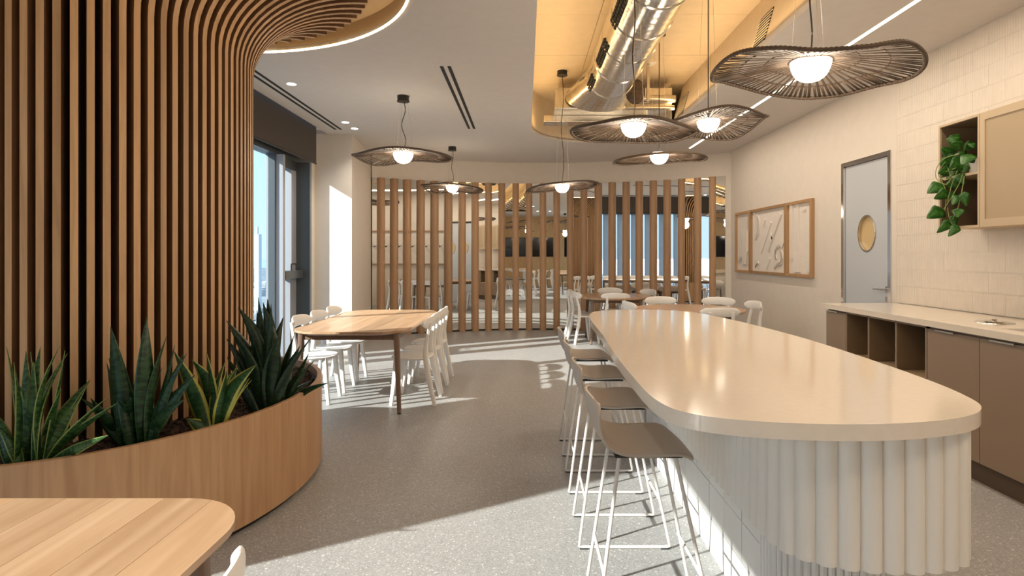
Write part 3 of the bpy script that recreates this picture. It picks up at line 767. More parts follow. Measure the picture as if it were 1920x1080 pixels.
# flutes, each its own half round
tot = [0]
for i in range(len(bl)): tot.append(tot[-1]+math.dist(bl[i], bl[(i+1) % len(bl)]))
NF = round(tot[-1]/.062); stp = tot[-1]/NF
def along(s):
    s %= tot[-1]
    i = next(k for k in range(len(bl)) if tot[k+1] >= s); f = (s-tot[i])/(tot[i+1]-tot[i]); a, b = Vector(bl[i]), Vector(bl[(i+1) % len(bl)])
    return a.lerp(b, f), (b-a).normalized()
bm = bmesh.new(); hwf = stp/2; prof = [(hwf*math.cos(PI*k/10), -.029+.029*math.sin(PI*k/10)*1.0) for k in range(11)]+[(-hwf, -.034), (hwf, -.034)]
prism(bm, prof, .49, .905)
fl = link('flute', bm, M['flute'], isl, True, 60)
for i in range(NF):
    p, tg = along(i*stp); o = fl if i == 0 else fl.copy()
    if i: COL.objects.link(o)
    nrm = Vector((tg.y, -tg.x))*sg
    o.location = (p.x, p.y, 0); o.rotation_euler.z = math.atan2(nrm.y, nrm.x)-PI/2
# lower base: recessed, flat tiles along the stools and fine ribs round the end
bs = catmull([(.875, 4.1), (.875, 3.3), (.875, 2.5), (.875, 2.1), (.89, 1.96), (.96, 1.87), (1.08, 1.84), (1.2, 1.87), (1.28, 1.97), (1.31, 2.2), (1.32, 2.7), (1.32, 3.3), (1.28, 3.9), (1.2, 4.2), (1.05, 4.3), (.92, 4.25)], 8, True)
bsl = [(p[0]+IO.x, p[1]+IO.y) for p in bs]
a2 = sum(bsl[i][0]*bsl[(i+1) % len(bsl)][1]-bsl[(i+1) % len(bsl)][0]*bsl[i][1] for i in range(len(bsl))); sg2 = 1 if a2 > 0 else -1
bm = bmesh.new(); prism(bm, inset(bsl, sg2*.012), 0, .495); link('base', bm, M['basetile'], isl, True)
y = 4.08
while y > 2.15:
    for (z0, z1) in ((.0, .16), (.163, .323), (.326, .492)):
        bx('base_tile', M['basetile'], isl, .873+IO.x-random.uniform(0, .0015), .89+IO.x, y-.197+IO.y, y+IO.y, z0, z1)
    y -= .2
bm = bmesh.new()
tt = [0]
for i in range(len(bsl)): tt.append(tt[-1]+math.dist(bsl[i], bsl[(i+1) % len(bsl)]))
s = 0
while s < tt[-1]:
    i = next(k for k in range(len(bsl)) if tt[k+1] >= s); f = (s-tt[i])/(tt[i+1]-tt[i]); a, b = Vector(bsl[i]), Vector(bsl[(i+1) % len(bsl)]); p = a.lerp(b, f)
    if not (p.x-IO.x < .88 and p.y-IO.y > 2.1): sweep(bm, [(p.x, p.y, 0), (p.x, p.y, .492)], (.0125, .0125), 8, ref=(1, 0, 0))
    s += .024
rb_ = link('base_ribs', bm, M['basetile'], isl, True); rb_['kind'] = 'stuff'

# ------------------------------------------------------------------ bar stools
def make_stool(label, loc, grp):
    t = thing('bar_stool', label, 'stool', loc, 0, grp)
    prof = catmull([(-.212, .872, .150), (-.208, .84, .172), (-.200, .79, .183), (-.185, .745, .187), (-.155, .703, .19), (-.11, .678, .192), (-.04, .668, .193), (.04, .671, .192), (.10, .672, .188), (.145, .662, .178), (.178, .642, .160)], 3)
    bm = bmesh.new(); rows = []
    K = len(prof)
    for i, (x, z, hw) in enumerate(prof):
        row = []
        for k in range(13):
            u = k/12*2-1
            back = max(0, 1-i/12)
            endr = (1-abs(u)**4*.0)
            dx = .035*back*(u*u); dz = .010*u*u*(1-back)-(.022*abs(u)**3 if i < 3 else 0)*(1-i/3)
            fr = max(0, (i-K+7)/6); dx -= .02*fr*abs(u)**3; dz += .0
            row.append(bm.verts.new((x+dx, u*hw, z+dz)))
        rows.append(row)
    for A, B in zip(rows, rows[1:]):
        for k in range(12): bm.faces.new((A[k], A[k+1], B[k+1], B[k]))
    o = link('seat_shell', bm, M['shell'], t, True, False)
    md = o.modifiers.new('thickness', 'SOLIDIFY'); md.thickness = .011; md.offset = 0
    r = .0072
    for s in (-1, 1):
        P = [(-.10, s*.12, .668), (-.19, s*.163, .03), (-.193, s*.165, .012), (-.183, s*.165, .0085), (.226, s*.165, .0085), (.238, s*.165, .012), (.236, s*.163, .03), (.105, s*.12, .66)]
        bm = bmesh.new(); sweep(bm, P, r, 8, ref=(0, 1, 0)); lg = link('leg_frame', bm, M['wire'], t, True, 60)
        for x in (-.17, .215):
            bm = bmesh.new(); box(bm, x-.02, x+.02, s*.165-.009, s*.165+.009, 0, .006); link('glide', bm, M['rubber'], lg)
    for (x, nm) in ((.189, 'footrest'), (-.1625, 'stretcher')):
        z = .235; hy = .1505
        bm = bmesh.new(); sweep(bm, [(x, -hy, z), (x, hy, z)], r*.9, 8, ref=(0, 0, 1)); link(nm, bm, M['wire'], t, True)
    bm = bmesh.new(); box(bm, -.12, .13, -.135, .135, .652, .663, bev=.003); link('seat_bracket', bm, M['black'], t)
    return t
GS = 'bar stools along the island'
st = make_stool('taupe bar stool nearest the camera at the island', (.45, 2.215, 0), GS)
for y, lb_ in ((2.86, 'taupe bar stool second from the camera at the island'), (3.48, 'taupe bar stool third from the camera at the island'), (4.10, 'taupe bar stool at the far end of the island row')):
    dup(st, (.45, y, 0), 0, lb_, GS)

# ------------------------------------------------------------------ back counter
XF = 2.775
wt = thing('worktop', 'cream worktop along the tiled right wall with an inset sink', 'worktop', (0, 0, .956))
bm = bmesh.new()
box(bm, 2.735, XW-.012, 3.42, 5.225, -.042, 0); box(bm, 2.735, XW-.012, .3, 2.75, -.042, 0)
box(bm, 2.735, 2.87, 2.75, 3.42, -.042, 0); box(bm, 3.30, XW-.012, 2.75, 3.42, -.042, 0)
link('slab', bm, M['quartz'], wt)
bm = bmesh.new(); box(bm, 2.872, 3.298, 2.752, 3.418, -.20, -.19); box(bm, 2.87, 2.876, 2.752, 3.418, -.2, -.002); box(bm, 3.294, 3.30, 2.752, 3.418, -.2, -.002); box(bm, 2.872, 3.298, 2.75, 2.756, -.2, -.002); box(bm, 2.872, 3.298, 3.414, 3.42, -.2, -.002)
link('sink', bm, M['flute'], wt)
ld = thing('steel_lid', 'round polished steel lid set in the worktop near the sink', 'lid', (3.07, 3.70, .956))
bm = bmesh.new(); cyl(bm, 0, 0, 0, .004, .108, .104, n=36); link('rim', bm, M['steel'], ld)
bm = bmesh.new(); cyl(bm, 0, 0, .004, .012, .082, .070, n=36); link('cap', bm, M['chrome'], ld)
bm = bmesh.new(); cyl(bm, 0, 0, .012, .024, .012, .016, n=16); link('knob', bm, M['chrome'], ld)
bx_pl = bx('plinth', M['plinth'], None, 2.80, XW-.01, .3, 5.22, 0, .115); tag(bx_pl, 'dark recessed plinth under the brown base cabinets', 'plinth')
def carcass(bm, y0, y1, z0=.12, z1=.91, x0=XF+.02, x1=XW-.012, t=.018):
    box(bm, x0, x1, y0, y0+t, z0, z1); box(bm, x0, x1, y1-t, y1, z0, z1); box(bm, x0, x1, y0+t, y1-t, z0, z0+t); box(bm, x1-t, x1, y0+t, y1-t, z0+t, z1); box(bm, x0, x1-t, y0+t, y1-t, z1-t, z1)
def door_cab(y0, y1, label):
    t = thing('base_cabinet', label, 'cabinet', (XF, (y0+y1)/2, 0), 0, 'base cabinets under the worktop'); c = (y0+y1)/2
    bm = bmesh.new(); carcass(bm, y0-c+.0005, y1-c-.0005, x0=.02, x1=XW-.012-XF); link('carcass', bm, M['cab'], t)
    d = bx('door', M['cab'], t, 0, .018, y0-c+.002, y1-c-.002, .125, .892, bev=.0015)
    bm = bmesh.new(); box(bm, -.012, .016, (y1-y0)*.12-.085, (y1-y0)*.12+.085, .8925, .8965); box(bm, -.014, -.011, (y1-y0)*.12-.085, (y1-y0)*.12+.085, .886, .8965); link('handle', bm, M['steel'], d)
    return t
door_cab(4.90, 5.215, 'narrow brown base cabinet at the far end of the worktop')
ys3 = [3.905, 3.455, 3.0, 2.55, 2.10, 1.65, 1.2, .75, .3]
for i, lb_ in enumerate(('brown base cabinet door right of the open cubbies', 'brown base cabinet behind the rounded end of the island', 'brown base cabinet cut by the right picture edge', 'brown base cabinet out of frame', 'brown base cabinet out of frame, next', 'brown base cabinet beyond the frame', 'brown base cabinet beside the camera', 'brown base cabinet last in the row')):
    door_cab(ys3[i+1], ys3[i], lb_)
t = thing('cubby_unit', 'brown base unit with three open cubbies', 'cabinet', (XF, 4.4, 0))
bm = bmesh.new(); c = 4.4; x1 = XW-.012-XF
for y in (3.908, 4.226, 4.566, 4.882): box(bm, 0, x1, y-c, y-c+.016, .12, .91)
box(bm, .01, x1, 3.908-c, 4.898-c, .12, .136); box(bm, .0, x1, 3.908-c, 4.898-c, .894, .91)
link('carcass', bm, M['cab'], t)
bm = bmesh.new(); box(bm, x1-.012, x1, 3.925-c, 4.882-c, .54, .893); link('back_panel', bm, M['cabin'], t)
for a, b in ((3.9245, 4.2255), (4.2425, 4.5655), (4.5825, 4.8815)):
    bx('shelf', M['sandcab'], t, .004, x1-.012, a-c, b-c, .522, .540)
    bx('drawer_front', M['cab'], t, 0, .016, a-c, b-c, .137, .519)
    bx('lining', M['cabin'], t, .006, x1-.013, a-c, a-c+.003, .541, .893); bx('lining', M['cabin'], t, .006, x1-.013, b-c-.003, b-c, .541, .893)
# wall cabinets
XC = 3.12; CZ0, CZ1 = 1.592, 2.372; d0 = XW-.012-XC
t = thing('open_wall_cabinet', 'open sand-coloured wall cabinet with one shelf holding a trailing plant', 'cabinet', (XC, 4.07, CZ0)); c = 4.07; hh = CZ1-CZ0
bm = bmesh.new(); y0, y1 = 3.885-c, 4.270-c
box(bm, 0, d0, y0, y0+.016, 0, hh); box(bm, 0, d0, y1-.016, y1, 0, hh); box(bm, 0, d0, y0+.016, y1-.016, 0, .016); box(bm, 0, d0, y0+.016, y1-.016, hh-.016, hh)
link('carcass', bm, M['sandcab'], t)
bx('back_panel', M['plinth'], t, d0-.01, d0, y0+.016, y1-.016, .016, hh-.016)
bx('lining', M['cabin'], t, .012, d0-.01, y1-.018, y1-.016, .017, hh-.017); bx('lining', M['cabin'], t, .012, d0-.01, y0+.016, y0+.018, .017, hh-.017); bx('lining', M['cabin'], t, .012, d0-.01, y0+.019, y1-.019, hh-.018, hh-.016)
bx('shelf', M['sandcab'], t, .01, d0-.01, y0+.0165, y1-.0165, .37, .388)
def meshcab(y0, y1, label):
    t = thing('mesh_wall_cabinet', label, 'cabinet', (XC, (y0+y1)/2, CZ0)); c = (y0+y1)/2; a, b = y0-c, y1-c
    bm = bmesh.new(); carcass(bm, a, b, 0, hh, .022, d0, .016); link('carcass', bm, M['sandcab'], t)
    bm = bmesh.new(); f = .042
    box(bm, 0, .02, a+.002, a+f, 0, hh); box(bm, 0, .02, b-f, b-.002, 0, hh); box(bm, 0, .02, a+f, b-f, 0, f+.01); box(bm, 0, .02, a+f, b-f, hh-f-.01, hh)
    dd = link('door', bm, M['sandcab'], t); bx('perforated_panel', M['mesh'], dd, .007, .013, a+f, b-f, f+.01, hh-f-.01)
meshcab(3.46, 3.883, 'sand wall cabinet with perforated panel door at the right edge')
meshcab(3.03, 3.457, 'sand perforated wall cabinet beyond the right picture edge')
meshcab(2.60, 3.027, 'sand perforated wall cabinet nearest the camera side')

# trailing plant
tp = thing('trailing_plant', 'green trailing pothos spilling out of the open wall cabinet', 'plant', (3.26, 4.06, CZ0+.388))
bm = bmesh.new(); cyl(bm, 0, 0, 0, .12, .055, .07, n=24); link('pot', bm, M['pot'], tp, True, 40)
def zp(x, y, Y): return at(1720+x/3.857, 180+y/3.857, Y)
def heart(t): return max(.02, math.sin(min(1, t*3.2)*PI/2)*(1-t**1.7)**.8) if t < 1 else .02
pl_leaves = [(185, 640, 70, 705, 75), (225, 690, 118, 745, 60), (190, 820, 66, 885, 75), (245, 905, 138, 992, 50), (295, 935, 222, 1018, 45), (235, 600, 300, 665, 65), (215, 640, 330, 640, 60),
    (320, 470, 230, 540, 80), (260, 440, 168, 375, 70), (280, 330, 235, 285, 60), (330, 370, 230, 350, 50), (390, 420, 320, 500, 70), (230, 700, 310, 775, 55), (300, 810, 290, 880, 55), (340, 690, 355, 800, 45),
    (260, 290, 275, 350, 60), (340, 350, 410, 380, 55), (240, 540, 150, 560, 55), (350, 480, 330, 560, 60), (240, 470, 160, 500, 50), (300, 400, 350, 470, 60), (380, 370, 420, 340, 45), (210, 420, 260, 500, 60), (260, 860, 280, 950, 40), (370, 480, 425, 430, 42), (300, 560, 340, 640, 48), (300, 720, 250, 790, 46), (290, 520, 210, 600, 50)]
for i, (a, b, c_, d_, wdt) in enumerate(pl_leaves):
    Y = 3.98 if b > 560 else random.uniform(3.98, 4.10)
    Yc = (a/3.857+1720-VX); Xl = 3.10 if b > 540 else random.uniform(3.10, 3.2)
    Yl = Xl*F/Yc
    p0 = zp(a, b, Yl); p1 = zp(c_, d_, Yl+random.uniform(-.03, .01))
    if p1.y > 4.24 and p1.x > 3.11: p1.y = 4.2; 
    blade(p0, p1, wdt/3.857*Yl/F*1.7, tp, M['pothos'], bend=.1, twist=random.uniform(-.4, .4), prof=heart, segs=9, fold=.1)
bm = bmesh.new()
def vine(zpts):
    P = []
    for (a, b) in zpts:
        X = 3.09; Y = X*F/(1720+a/3.857-VX); P.append(tuple(zp(a, b, Y)-Vector((3.26, 4.06, CZ0+.388))))
    sweep(bm, catmull(P, 5), .0028, 6)
vine([(300, 420), (200, 450), (140, 520), (140, 600), (210, 640), (240, 590), (220, 520)])
vine([(280, 520), (190, 560), (180, 620), (210, 700), (200, 830)]); vine([(290, 540), (250, 640), (220, 780), (240, 910), (290, 940)])
vine([(330, 560), (300, 640), (230, 760), (190, 820)]); vine([(340, 580), (320, 700), (290, 820), (250, 900)]); vine([(200, 480), (150, 560), (200, 610), (260, 560)])
link('vines', bm, M['vine'], tp, True)

# ------------------------------------------------------------------ door
dr = sempty('door_1')
bm = bmesh.new(); fy = .045
box(bm, XW-.012, XW+.10, DY0, DY0+fy, 0, DZ); box(bm, XW-.012, XW+.10, DY1-fy, DY1, 0, DZ); box(bm, XW-.012, XW+.10, DY0+fy, DY1-fy, DZ-fy, DZ)
link('frame', bm, M['chrome'], dr)
# leaf with an oval hole
yc, zc, ry_, rz_ = 5.73, 1.618, .142, .18
cu = [[(DY0+fy+.004, .005), (DY1-fy-.004, .005), (DY1-fy-.004, DZ-fy-.004), (DY0+fy+.004, DZ-fy-.004)], [(yc+ry_*math.cos(2*PI*i/40), zc+rz_*math.sin(2*PI*i/40)) for i in range(40)]]
lf = holed('leaf', M['door'], cu, -.02, .02, dr)
lf.data.transform(Matrix(((0, 0, 1, XW+.03), (1, 0, 0, 0), (0, 1, 0, 0), (0, 0, 0, 1))))
bm = bmesh.new(); lo = [bm.verts.new((XW+.006, yc+ry_*1.06*math.cos(2*PI*i/40), zc+rz_*1.05*math.sin(2*PI*i/40))) for i in range(40)]; li = [bm.verts.new((XW+.004, yc+ry_*.97*math.cos(2*PI*i/40), zc+rz_*.97*math.sin(2*PI*i/40))) for i in range(40)]; lk = [bm.verts.new((XW+.05, yc+ry_*.97*math.cos(2*PI*i/40), zc+rz_*.97*math.sin(2*PI*i/40))) for i in range(40)]
for i in range(40):
    j = (i+1) % 40; bm.faces.new((lo[i], lo[j], li[j], li[i])); bm.faces.new((li[i], li[j], lk[j], lk[i]))
link('porthole_rim', bm, M['steel'], dr, True)
bm = bmesh.new(); prism(bm, [(.99*ry_*math.cos(2*PI*i/40), .99*rz_*math.sin(2*PI*i/40)) for i in range(40)], 0, .006); pn = link('porthole_pane', bm, M['amber'], dr)
pn.data.transform(Matrix(((0, 0, 1, XW+.035), (1, 0, 0, yc), (0, 1, 0, zc), (0, 0, 0, 1))))
bm = bmesh.new(); sweep(bm, [(XW-.045, 5.405, 1.07), (XW-.045, 5.54, 1.07)], .009, 8, ref=(0, 0, 1)); sweep(bm, [(XW-.045, 5.405, 1.07), (XW+.012, 5.405, 1.07)], .009, 8); box(bm, XW+.002, XW+.012, 5.385, 5.425, 1.04, 1.10); link('door_handle', bm, M['steel'], dr, True)
bx('lock_plate', M['steel'], dr, XW, XW+.012, 5.39, 5.42, .955, 1.0)
bx('back_room', M['amber'], dr, XW+.11, XW+.13, DY0, DY1, 0, DZ)

# ------------------------------------------------------------------ relief pictures
def picture(label, pa, pb, strokes, plates=()):
    X = XW-.003; Y0 = X*F/(pb-VX); Y1 = X*F/(pa-VX); z0, z1 = 1.125, 2.078; c = (Y0+Y1)/2; Xo = XW
    t = thing('relief_picture', label, 'picture', (Xo, c, 0), 0, 'oak framed relief pictures')
    f = .036; bm = bmesh.new()
    for q in ((Y0-c, Y0-c+f, z0, z1), (Y1-c-f, Y1-c, z0, z1), (Y0-c+f, Y1-c-f, z0, z0+f), (Y0-c+f, Y1-c-f, z1-f, z1)): box(bm, -.045, 0, *q)
    link('frame', bm, M['oakframe'], t); bx('backing', M['relief'], t, -.012, 0, Y0-c+f, Y1-c-f, z0+f, z1-f)
    def uvp(a, b):
        p = on_wall(1370+a/6.353, 360+b/6.353, XW-.02); return (min(max(p.y-c, Y0-c+f+.002), Y1-c-f-.002), min(max(p.z, z0+f+.002), z1-f-.002))
    for s in strokes:
        bm = bmesh.new(); wq = s[0]; P = [uvp(*q) for q in s[1:]]
        if len(P) > 2: P = catmull(P, 5)
        pp_ = [Vector(p) for p in P]
        for A, B in zip(pp_, pp_[1:]):
            d = (B-A)
            if d.length < 1e-4: continue
            d.normalize(); nn = Vector((-d.y, d.x))*wq/2; e_ = d*.004
            v = [A-nn-e_, A+nn-e_, B+nn+e_, B-nn+e_]
            lo = [bm.verts.new((-.030, p.x, p.y)) for p in v]; hi = [bm.verts.new((-.012, p.x, p.y)) for p in v]
            bm.faces.new(lo); bm.faces.new(hi[::-1])
            for k in range(4): bm.faces.new((lo[k], lo[(k+1) % 4], hi[(k+1) % 4], hi[k]))
        link('relief_stroke', bm, M['relief'], t)
    for a, b, c2, d2 in plates:
        p, q = uvp(a, b), uvp(c2, d2); bx('relief_plate', M['relief'], t, -.034, -.012, min(p[0], q[0]), max(p[0], q[0]), min(p[1], q[1]), max(p[1], q[1]))
picture('leftmost of the three oak framed white relief pictures', 1382.5, 1410, [(.035, (235, 280), (210, 320), (210, 440)), (.035, (90, 808), (130, 790), (135, 660)), (.03, (240, 700), (205, 730), (205, 860))], [(95, 455, 135, 770), (145, 465, 195, 860)])
picture('middle and widest oak framed white relief picture with slanted strokes', 1410.5, 1478, [(.05, (290, 260), (335, 340), (330, 480), (295, 560)), (.04, (410, 325), (390, 400)), (.045, (480, 360), (360, 725)), (.045, (600, 260), (495, 560), (450, 705)), (.04, (485, 500), (500, 560)), (.04, (640, 575), (610, 655)), (.04, (600, 640), (550, 670), (535, 740), (545, 800)), (.04, (600, 700), (615, 780), (600, 850), (560, 860), (520, 905)), (.04, (470, 790), (425, 910)), (.04, (330, 840), (310, 870), (303, 905))])
picture('rightmost of the three oak framed white relief pictures, by the door', 1478.5, 1527, [(.035, (800, 140), (825, 770)), (.03, (855, 208), (890, 212))], [(715, 150, 745, 800), (755, 800, 830, 960), (905, 745, 955, 960)])

# ------------------------------------------------------------------ ceiling fittings
def slot(label, x0, x1, y0, y1):
    t = thing('slot_diffuser', label, 'vent', ((x0+x1)/2, (y0+y1)/2, ZC), 0, 'black slot diffusers'); w_ = (x1-x0)/2; l_ = (y1-y0)/2
    for sx in (-1, 1):
        bx('slot', M['rubber'], t, sx*w_-.016, sx*w_+.016, -l_, l_, -.003, 0)
slot('long black double slot vent in the ceiling beside the window blind', -2.60, -2.525, 5.0, 7.75)
slot('short black double slot vent in the middle of the grey ceiling', -.765, -.695, 5.15, 7.70)
def downlight(label, x, y):
    t = thing('downlight', label, 'light', (x, y, ZC), 0, 'ceiling downlights')
    bm = bmesh.new(); cyl(bm, 0, 0, -.004, 0, .055, n=24); link('trim_ring', bm, M['white'], t)
    bm = bmesh.new(); cyl(bm, 0, 0, -.006, -.004, .043, n=24); link('lens', bm, M['spotglow'], t)
    light('downlight_spot', 'SPOT', (x, y, ZC-.02), 26, (1, .90, .78), (0, 0, -1), spot_size=math.radians(110), spot_blend=.8, shadow_soft_size=.05)
downlight('recessed downlight nearest the slatted column', -2.35, 5.68)
downlight('recessed downlight left of the close pair above the pillar', -2.33, 7.32)
downlight('recessed downlight right of the close pair above the pillar', -2.32, 7.68)
for x, y, l_ in ((-.6, -1.0, 'behind the camera over the aisle'), (-.6, 1.2, 'above the foreground table'), (-2.2, -1.5, 'behind the camera by the window'), (2.3, .6, 'above the near end of the worktop'), (2.3, -1.6, 'behind the camera by the right wall')):  # extra unseen downlights, added to fill the room with light
    downlight('added fill downlight '+l_, x, y)
t = thing('led_strip', 'straight glowing light line in the right ceiling', 'light', (2.65, 4.4, ZC))
bx('diffuser', M['led'], t, -.016, .016, -4.7, 4.7, -.002, .001)
# grilles on the bulkhead
def grille(label, y0, y1):
    t = thing('air_grille', label, 'vent', (OX1, (y0+y1)/2, 0), 0, 'louvred grilles in the warm bulkhead'); c = (y0+y1)/2
    def xf(z): return .16*(z-ZC)/(ZU-ZC)
    bm = bmesh.new(); z = 3.15
    q = [(xf(3.14)-.004, 3.14), (xf(3.46)-.004, 3.46)]
    bm = bmesh.new(); v = [bm.verts.new((a, b, z_)) for (a, z_) in q for b in (y0-c, y1-c)]; v2 = [bm.verts.new((a+.01, b, z_)) for (a, z_) in q for b in (y0-c, y1-c)]
    bm.faces.new((v[0], v[1], v[3], v[2])); bm.faces.new((v2[0], v2[2], v2[3], v2[1])); bm.faces.new((v[0], v[2], v2[2], v2[0])); bm.faces.new((v[1], v2[1], v2[3], v[3])); bm.faces.new((v[0], v2[0], v2[1], v[1])); bm.faces.new((v[2], v[3], v2[3], v2[2]))
    link('backing', bm, M['rubber'], t)
    n = 11
    for i in range(n):
        z = 3.15+i*.0285
        bm = bmesh.new(); sweep(bm, [(xf(z)-.008, y0-c, z), (xf(z)-.008, y1-c, z)], [(.0035, .006), (.0035, .006)], 4, ref=(0, 0, 1)); link('louvre', bm, M['gold'], t)
grille('louvred air grille in the warm bulkhead, the nearer one above the big lamp', 4.68, 4.95)
grille('louvred air grille in the warm bulkhead, the farther small one', 7.12, 7.42)
# duct
dt = thing('air_duct', 'large galvanised round duct with black grilles in the warm ceiling opening', 'duct', (.97, 3.0, 3.43))
P = []; R = []; y = -4.2
bm = bmesh.new(); yy = -4.1; pr = []
while yy < 3.75:
    for dy, rr in ((0, .262), (.52, .262), (.53, .270), (.56, .270), (.57, .262)): pr.append((yy+dy, rr))
    yy += .58
pr = sorted(set(pr)); pr = [p for p in pr if p[0] <= 3.9]
sweep(bm, [(0, y, 0) for y, r in pr], [(r, r) for y, r in pr], 40, ref=(0, 0, 1)); link('duct_body', bm, M['duct'], dt, True, 30)
bm = bmesh.new(); sweep(bm, [(0, pr[-1][0], 0), (0, 4.25, .0)], [(.262, .262), (.20, .46)], 32, ref=(0, 0, 1), sq=False); link('transition', bm, M['duct'], dt, True, 30)
for gy in (-.35, .95, 2.1, 3.1):
    ang0 = math.radians(198); gl = .8 if gy < 2 else .6
    bm = bmesh.new()
    for r_ in range(3):
        for k in range(int(gl/.06)):
            a = ang0+r_*.13; y0 = gy+k*.06
            c, s = math.cos(a), math.sin(a); nn = Vector((c, 0, s)); tn = Vector((-s, 0, c)); ctr = nn*.274
            v = [ctr-tn*.012, ctr+tn*.012]
            q = [bm.verts.new((v[0].x, y0, v[0].z)), bm.verts.new((v[1].x, y0, v[1].z)), bm.verts.new((v[1].x, y0+.045, v[1].z)), bm.verts.new((v[0].x, y0+.045, v[0].z))]
            q2 = [bm.verts.new(x.co-nn*.02) for x in q]
            bm.faces.new(q); bm.faces.new(q2[::-1])
            for z in range(4): bm.faces.new((q[z], q[(z+1) % 4], q2[(z+1) % 4], q2[z]))
    link('grille_slots', bm, M['rubber'], dt)
pz = thing('plenum_box', 'horizontal metal plenum and pipes at the far end of the duct', 'duct', (1.1, 7.55, 3.42))
bx('box', M['duct'], pz, -.72, .80, -.25, .12, -.13, .14, bev=.01)
bx('cover', M['duct'], pz, -.85, .55, .10, .35, -.22, -.13, bev=.008)
bm = bmesh.new(); sweep(bm, [(.15, -.30, -.02), (.82, -.30, -.02)], (.05, .05), 16, ref=(0, 0, 1)); sweep(bm, [(.2, -.33, -.14), (.8, -.33, -.14)], (.03, .03), 12, ref=(0, 0, 1)); link('pipe', bm, M['duct'], pz, True)
fn = thing('round_damper', 'brown round duct damper hanging beyond the big duct', 'damper', (1.32, 6.75, 3.35))
bm = bmesh.new(); sweep(bm, [(0, -.06, 0), (0, .0, 0), (0, .12, 0)], [(.10, .06), (.15, .11), (.12, .09)], 24, ref=(0, 0, 1)); link('damper_body', bm, M['rattan'], fn, True, 30)
bx('bracket', M['steel'], fn, .13, .16, -.02, .03, -.12, .30)
sd = thing('smoke_detector', 'small white round detector on the warm upper ceiling', 'detector', (1.50, 6.75, ZU-.004))
bm = bmesh.new(); cyl(bm, 0, 0, -.012, 0, .06, .06, n=24); cyl(bm, 0, 0, -.035, -.012, .032, .045, n=24); link('housing', bm, M['white'], sd, True, 40)

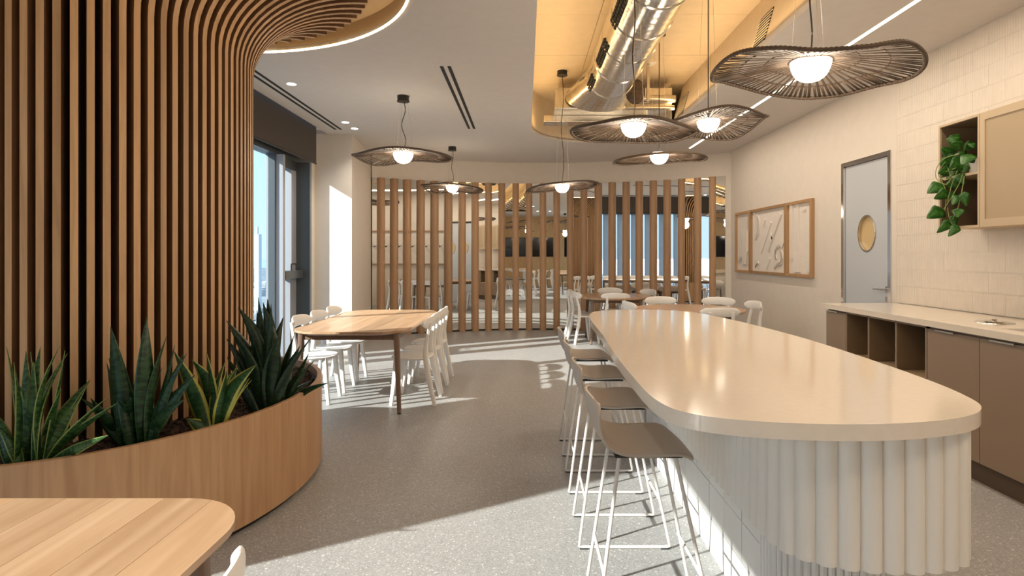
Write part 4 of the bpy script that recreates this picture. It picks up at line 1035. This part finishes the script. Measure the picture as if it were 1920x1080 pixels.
# ------------------------------------------------------------------ pendants
def pendant(label, px, py, S, Y, ctrl, ztop, wav=0, canopy=True, at_=None):
    c = Vector(at_) if at_ else at(px, py, Y); Rr = S/2
    t = thing('woven_pendant', label, 'lamp', c, 0, 'woven pendant lamps')
    def zr(a):
        u = (a/(2*PI)*len(ctrl)) % len(ctrl); i = int(u); f = u-i; g = lambda j: ctrl[j % len(ctrl)]
        p0, p1, p2, p3 = g(i-1), g(i), g(i+1), g(i+2)
        return .5*((2*p1)+(-p0+p2)*f+(2*p0-5*p1+4*p2-p3)*f*f+(-p0+3*p1-3*p2+p3)*f**3)
    def pt(a, r): k = r/Rr; return Vector((r*math.cos(a), r*math.sin(a), zr(a)*k**1.5+.03*(1-k)))
    bm = bmesh.new(); sweep(bm, [pt(2*PI*i/96, Rr-.010) for i in range(96)], .0095, 8, closed=True)
    link('rim', bm, M['rattan'], t, True, False)
    bm = bmesh.new(); sweep(bm, [pt(2*PI*i/72, Rr*.70)+Vector((0, 0, .003)) for i in range(72)], .0045, 6, closed=True)
    sweep(bm, [pt(2*PI*i/72, Rr*.45)+Vector((0, 0, .004)) for i in range(72)], .003, 5, closed=True)
    link('weft_ring', bm, M['rattan'], t, True, False)
    bm = bmesh.new()
    ns = 58
    for i in range(ns):
        a = 2*PI*(i+.5*random.random())/ns; da = random.uniform(-.03, .03)
        P = [pt(a+da*(1-k), Rr*(.2+k*.78)) for k in (0, .25, .5, .75, 1)]
        sweep(bm, P, [(.0025, .0045+.0045*k) for k in (0, .25, .5, .75, 1)], 5)
        P = [pt(a+PI/ns+da*.5, Rr*(.70+k*.28)) for k in (0, .5, 1)]
        sweep(bm, P, [(.0025, .0075)]*3, 5)
    # rope winding along the rim
    for i in range(150):
        a = 2*PI*i/150; p = pt(a, Rr-.012); q = pt(a+.02, Rr-.012)
        sweep(bm, [p, q], .0115, 6)
    o = link('woven_strands', bm, M['rattan'], t, True, False); o['kind'] = 'stuff'
    bm = bmesh.new(); sweep(bm, [pt(2*PI*i/36, Rr*.2)+Vector((0, 0, .0)) for i in range(36)], (.006, .012), 8, closed=True); link('lamp_holder', bm, M['rattan'], t, True, False)
    bm = bmesh.new(); rb0 = .100*S; rows = []; n = 28
    for k in range(9):
        a = PI/2*k/8; rr = rb0*math.cos(a)**.75 if k < 8 else 0; z = .03-rb0*1.15*math.sin(a)
        rows.append([bm.verts.new((max(rr, .002)*math.cos(2*PI*i/n), max(rr, .002)*math.sin(2*PI*i/n), z)) for i in range(n)])
    for A, B in zip(rows, rows[1:]):
        for i in range(n): bm.faces.new((A[i], A[(i+1) % n], B[(i+1) % n], B[i]))
    bm.faces.new(rows[0]); bm.faces.new(rows[-1][::-1])
    link('globe', bm, M['bulb'], t, True, False)
    top = ztop-c.z
    P = catmull([(0, 0, .03), (wav, 0, top*.25), (-wav*.6, 0, top*.5), (wav*.8, 0, top*.75), (0, 0, top-.03)], 8)
    bm = bmesh.new(); sweep(bm, P, .0045, 6); link('cord', bm, M['black'], t, True)
    bm = bmesh.new()
    for i in range(3):
        a = 2*PI*i/3+.4; sweep(bm, [pt(a, Rr*.2), (.045*math.cos(a), .045*math.sin(a), top-.03)], .0012, 4)
    link('hanging_wire', bm, M['steel'], t)
    if canopy: bm = bmesh.new(); cyl(bm, 0, 0, top-.055, top, .062, n=24); cyl(bm, 0, 0, top-.062, top-.055, .067, n=24); link('ceiling_rose', bm, M['black'], t, True, 40)
    light('pendant_light', 'POINT', (c.x, c.y, c.z-.14), 10, (1, .84, .66), shadow_soft_size=.09)
    return t
#            right  far-r  far   far-l  left  near-l near near-r
pendant('largest woven pendant lamp, hanging at the upper right', 1520, 122, 1.02, 3.0, (-.08, -.058, -.062, -.05, -.015, .02, .02, -.02, -.015, -.005, -.04, -.09, -.088, -.052, -.065, -.085), ZC, .008)
pendant('woven pendant lamp over the middle of the island, left of two that overlap', 1188, 238, .87, 3.85, (-.045, -.045, -.018, -.032, -.027, -.049, -.035, -.077), 3.23, .012, canopy=False)
pendant('woven pendant lamp with a pointed right tip behind the overlapping one', 1328, 230, .95, 4.75, (.036, -.07, -.03, -.05, -.07, -.045, .02, -.016), ZU, .0)
pendant('small woven pendant lamp low over the near round table', 1236, 293, .95, 5.77, (-.038, 0, 0, -.035, -.06, -.06, -.05, -.04), ZU, .0)
pendant('woven pendant lamp above the left dining table', 756, 290, 1.08, 6.12, (-.04, -.02, .02, -.06, -.017, -.056, -.02, -.035), ZC, .028)
pendant('woven pendant lamp in front of the left oak posts', 848, 351, 1.0, 9.0, (-.05, -.07, -.02, -.06, .02, .0, .0, -.03), ZC, .02)
pendant('woven pendant lamp in front of the middle oak posts on a long cord', 1054, 350, .92, 7.06, (.03, .0, .0, -.04, -.07, -.03, .0, .03), ZU, .02)

for x, y, z, l_ in ((1.1, .3, 2.42, 'above the near end of the island, over the camera'), (1.9, -1.6, 2.35, 'behind the camera near the right wall'), (-1.3, -2.2, 2.4, 'above the table behind the camera')):
    pendant('woven pendant lamp '+l_, VX+F*x/8, VY-F*(z-H)/8, .95, 8, (-.04, -.02, 0, -.04, -.06, -.05, 0, .0), ZC, .01, at_=(x, y, z))
# screens on the wall behind the camera, for the mirror
for i, x in enumerate((-.9, 1.3)):
    t = thing('wall_screen', ('left', 'right')[i]+' black television on the wall behind the camera', 'television', (x, YB, 1.75), 0, 'screens behind the camera')
    bx('casing', M['black'], t, -.75, .75, 0, .04, -.43, .43, bev=.005); bx('screen', M['screen'], t, -.735, .735, .04, .043, -.415, .415)
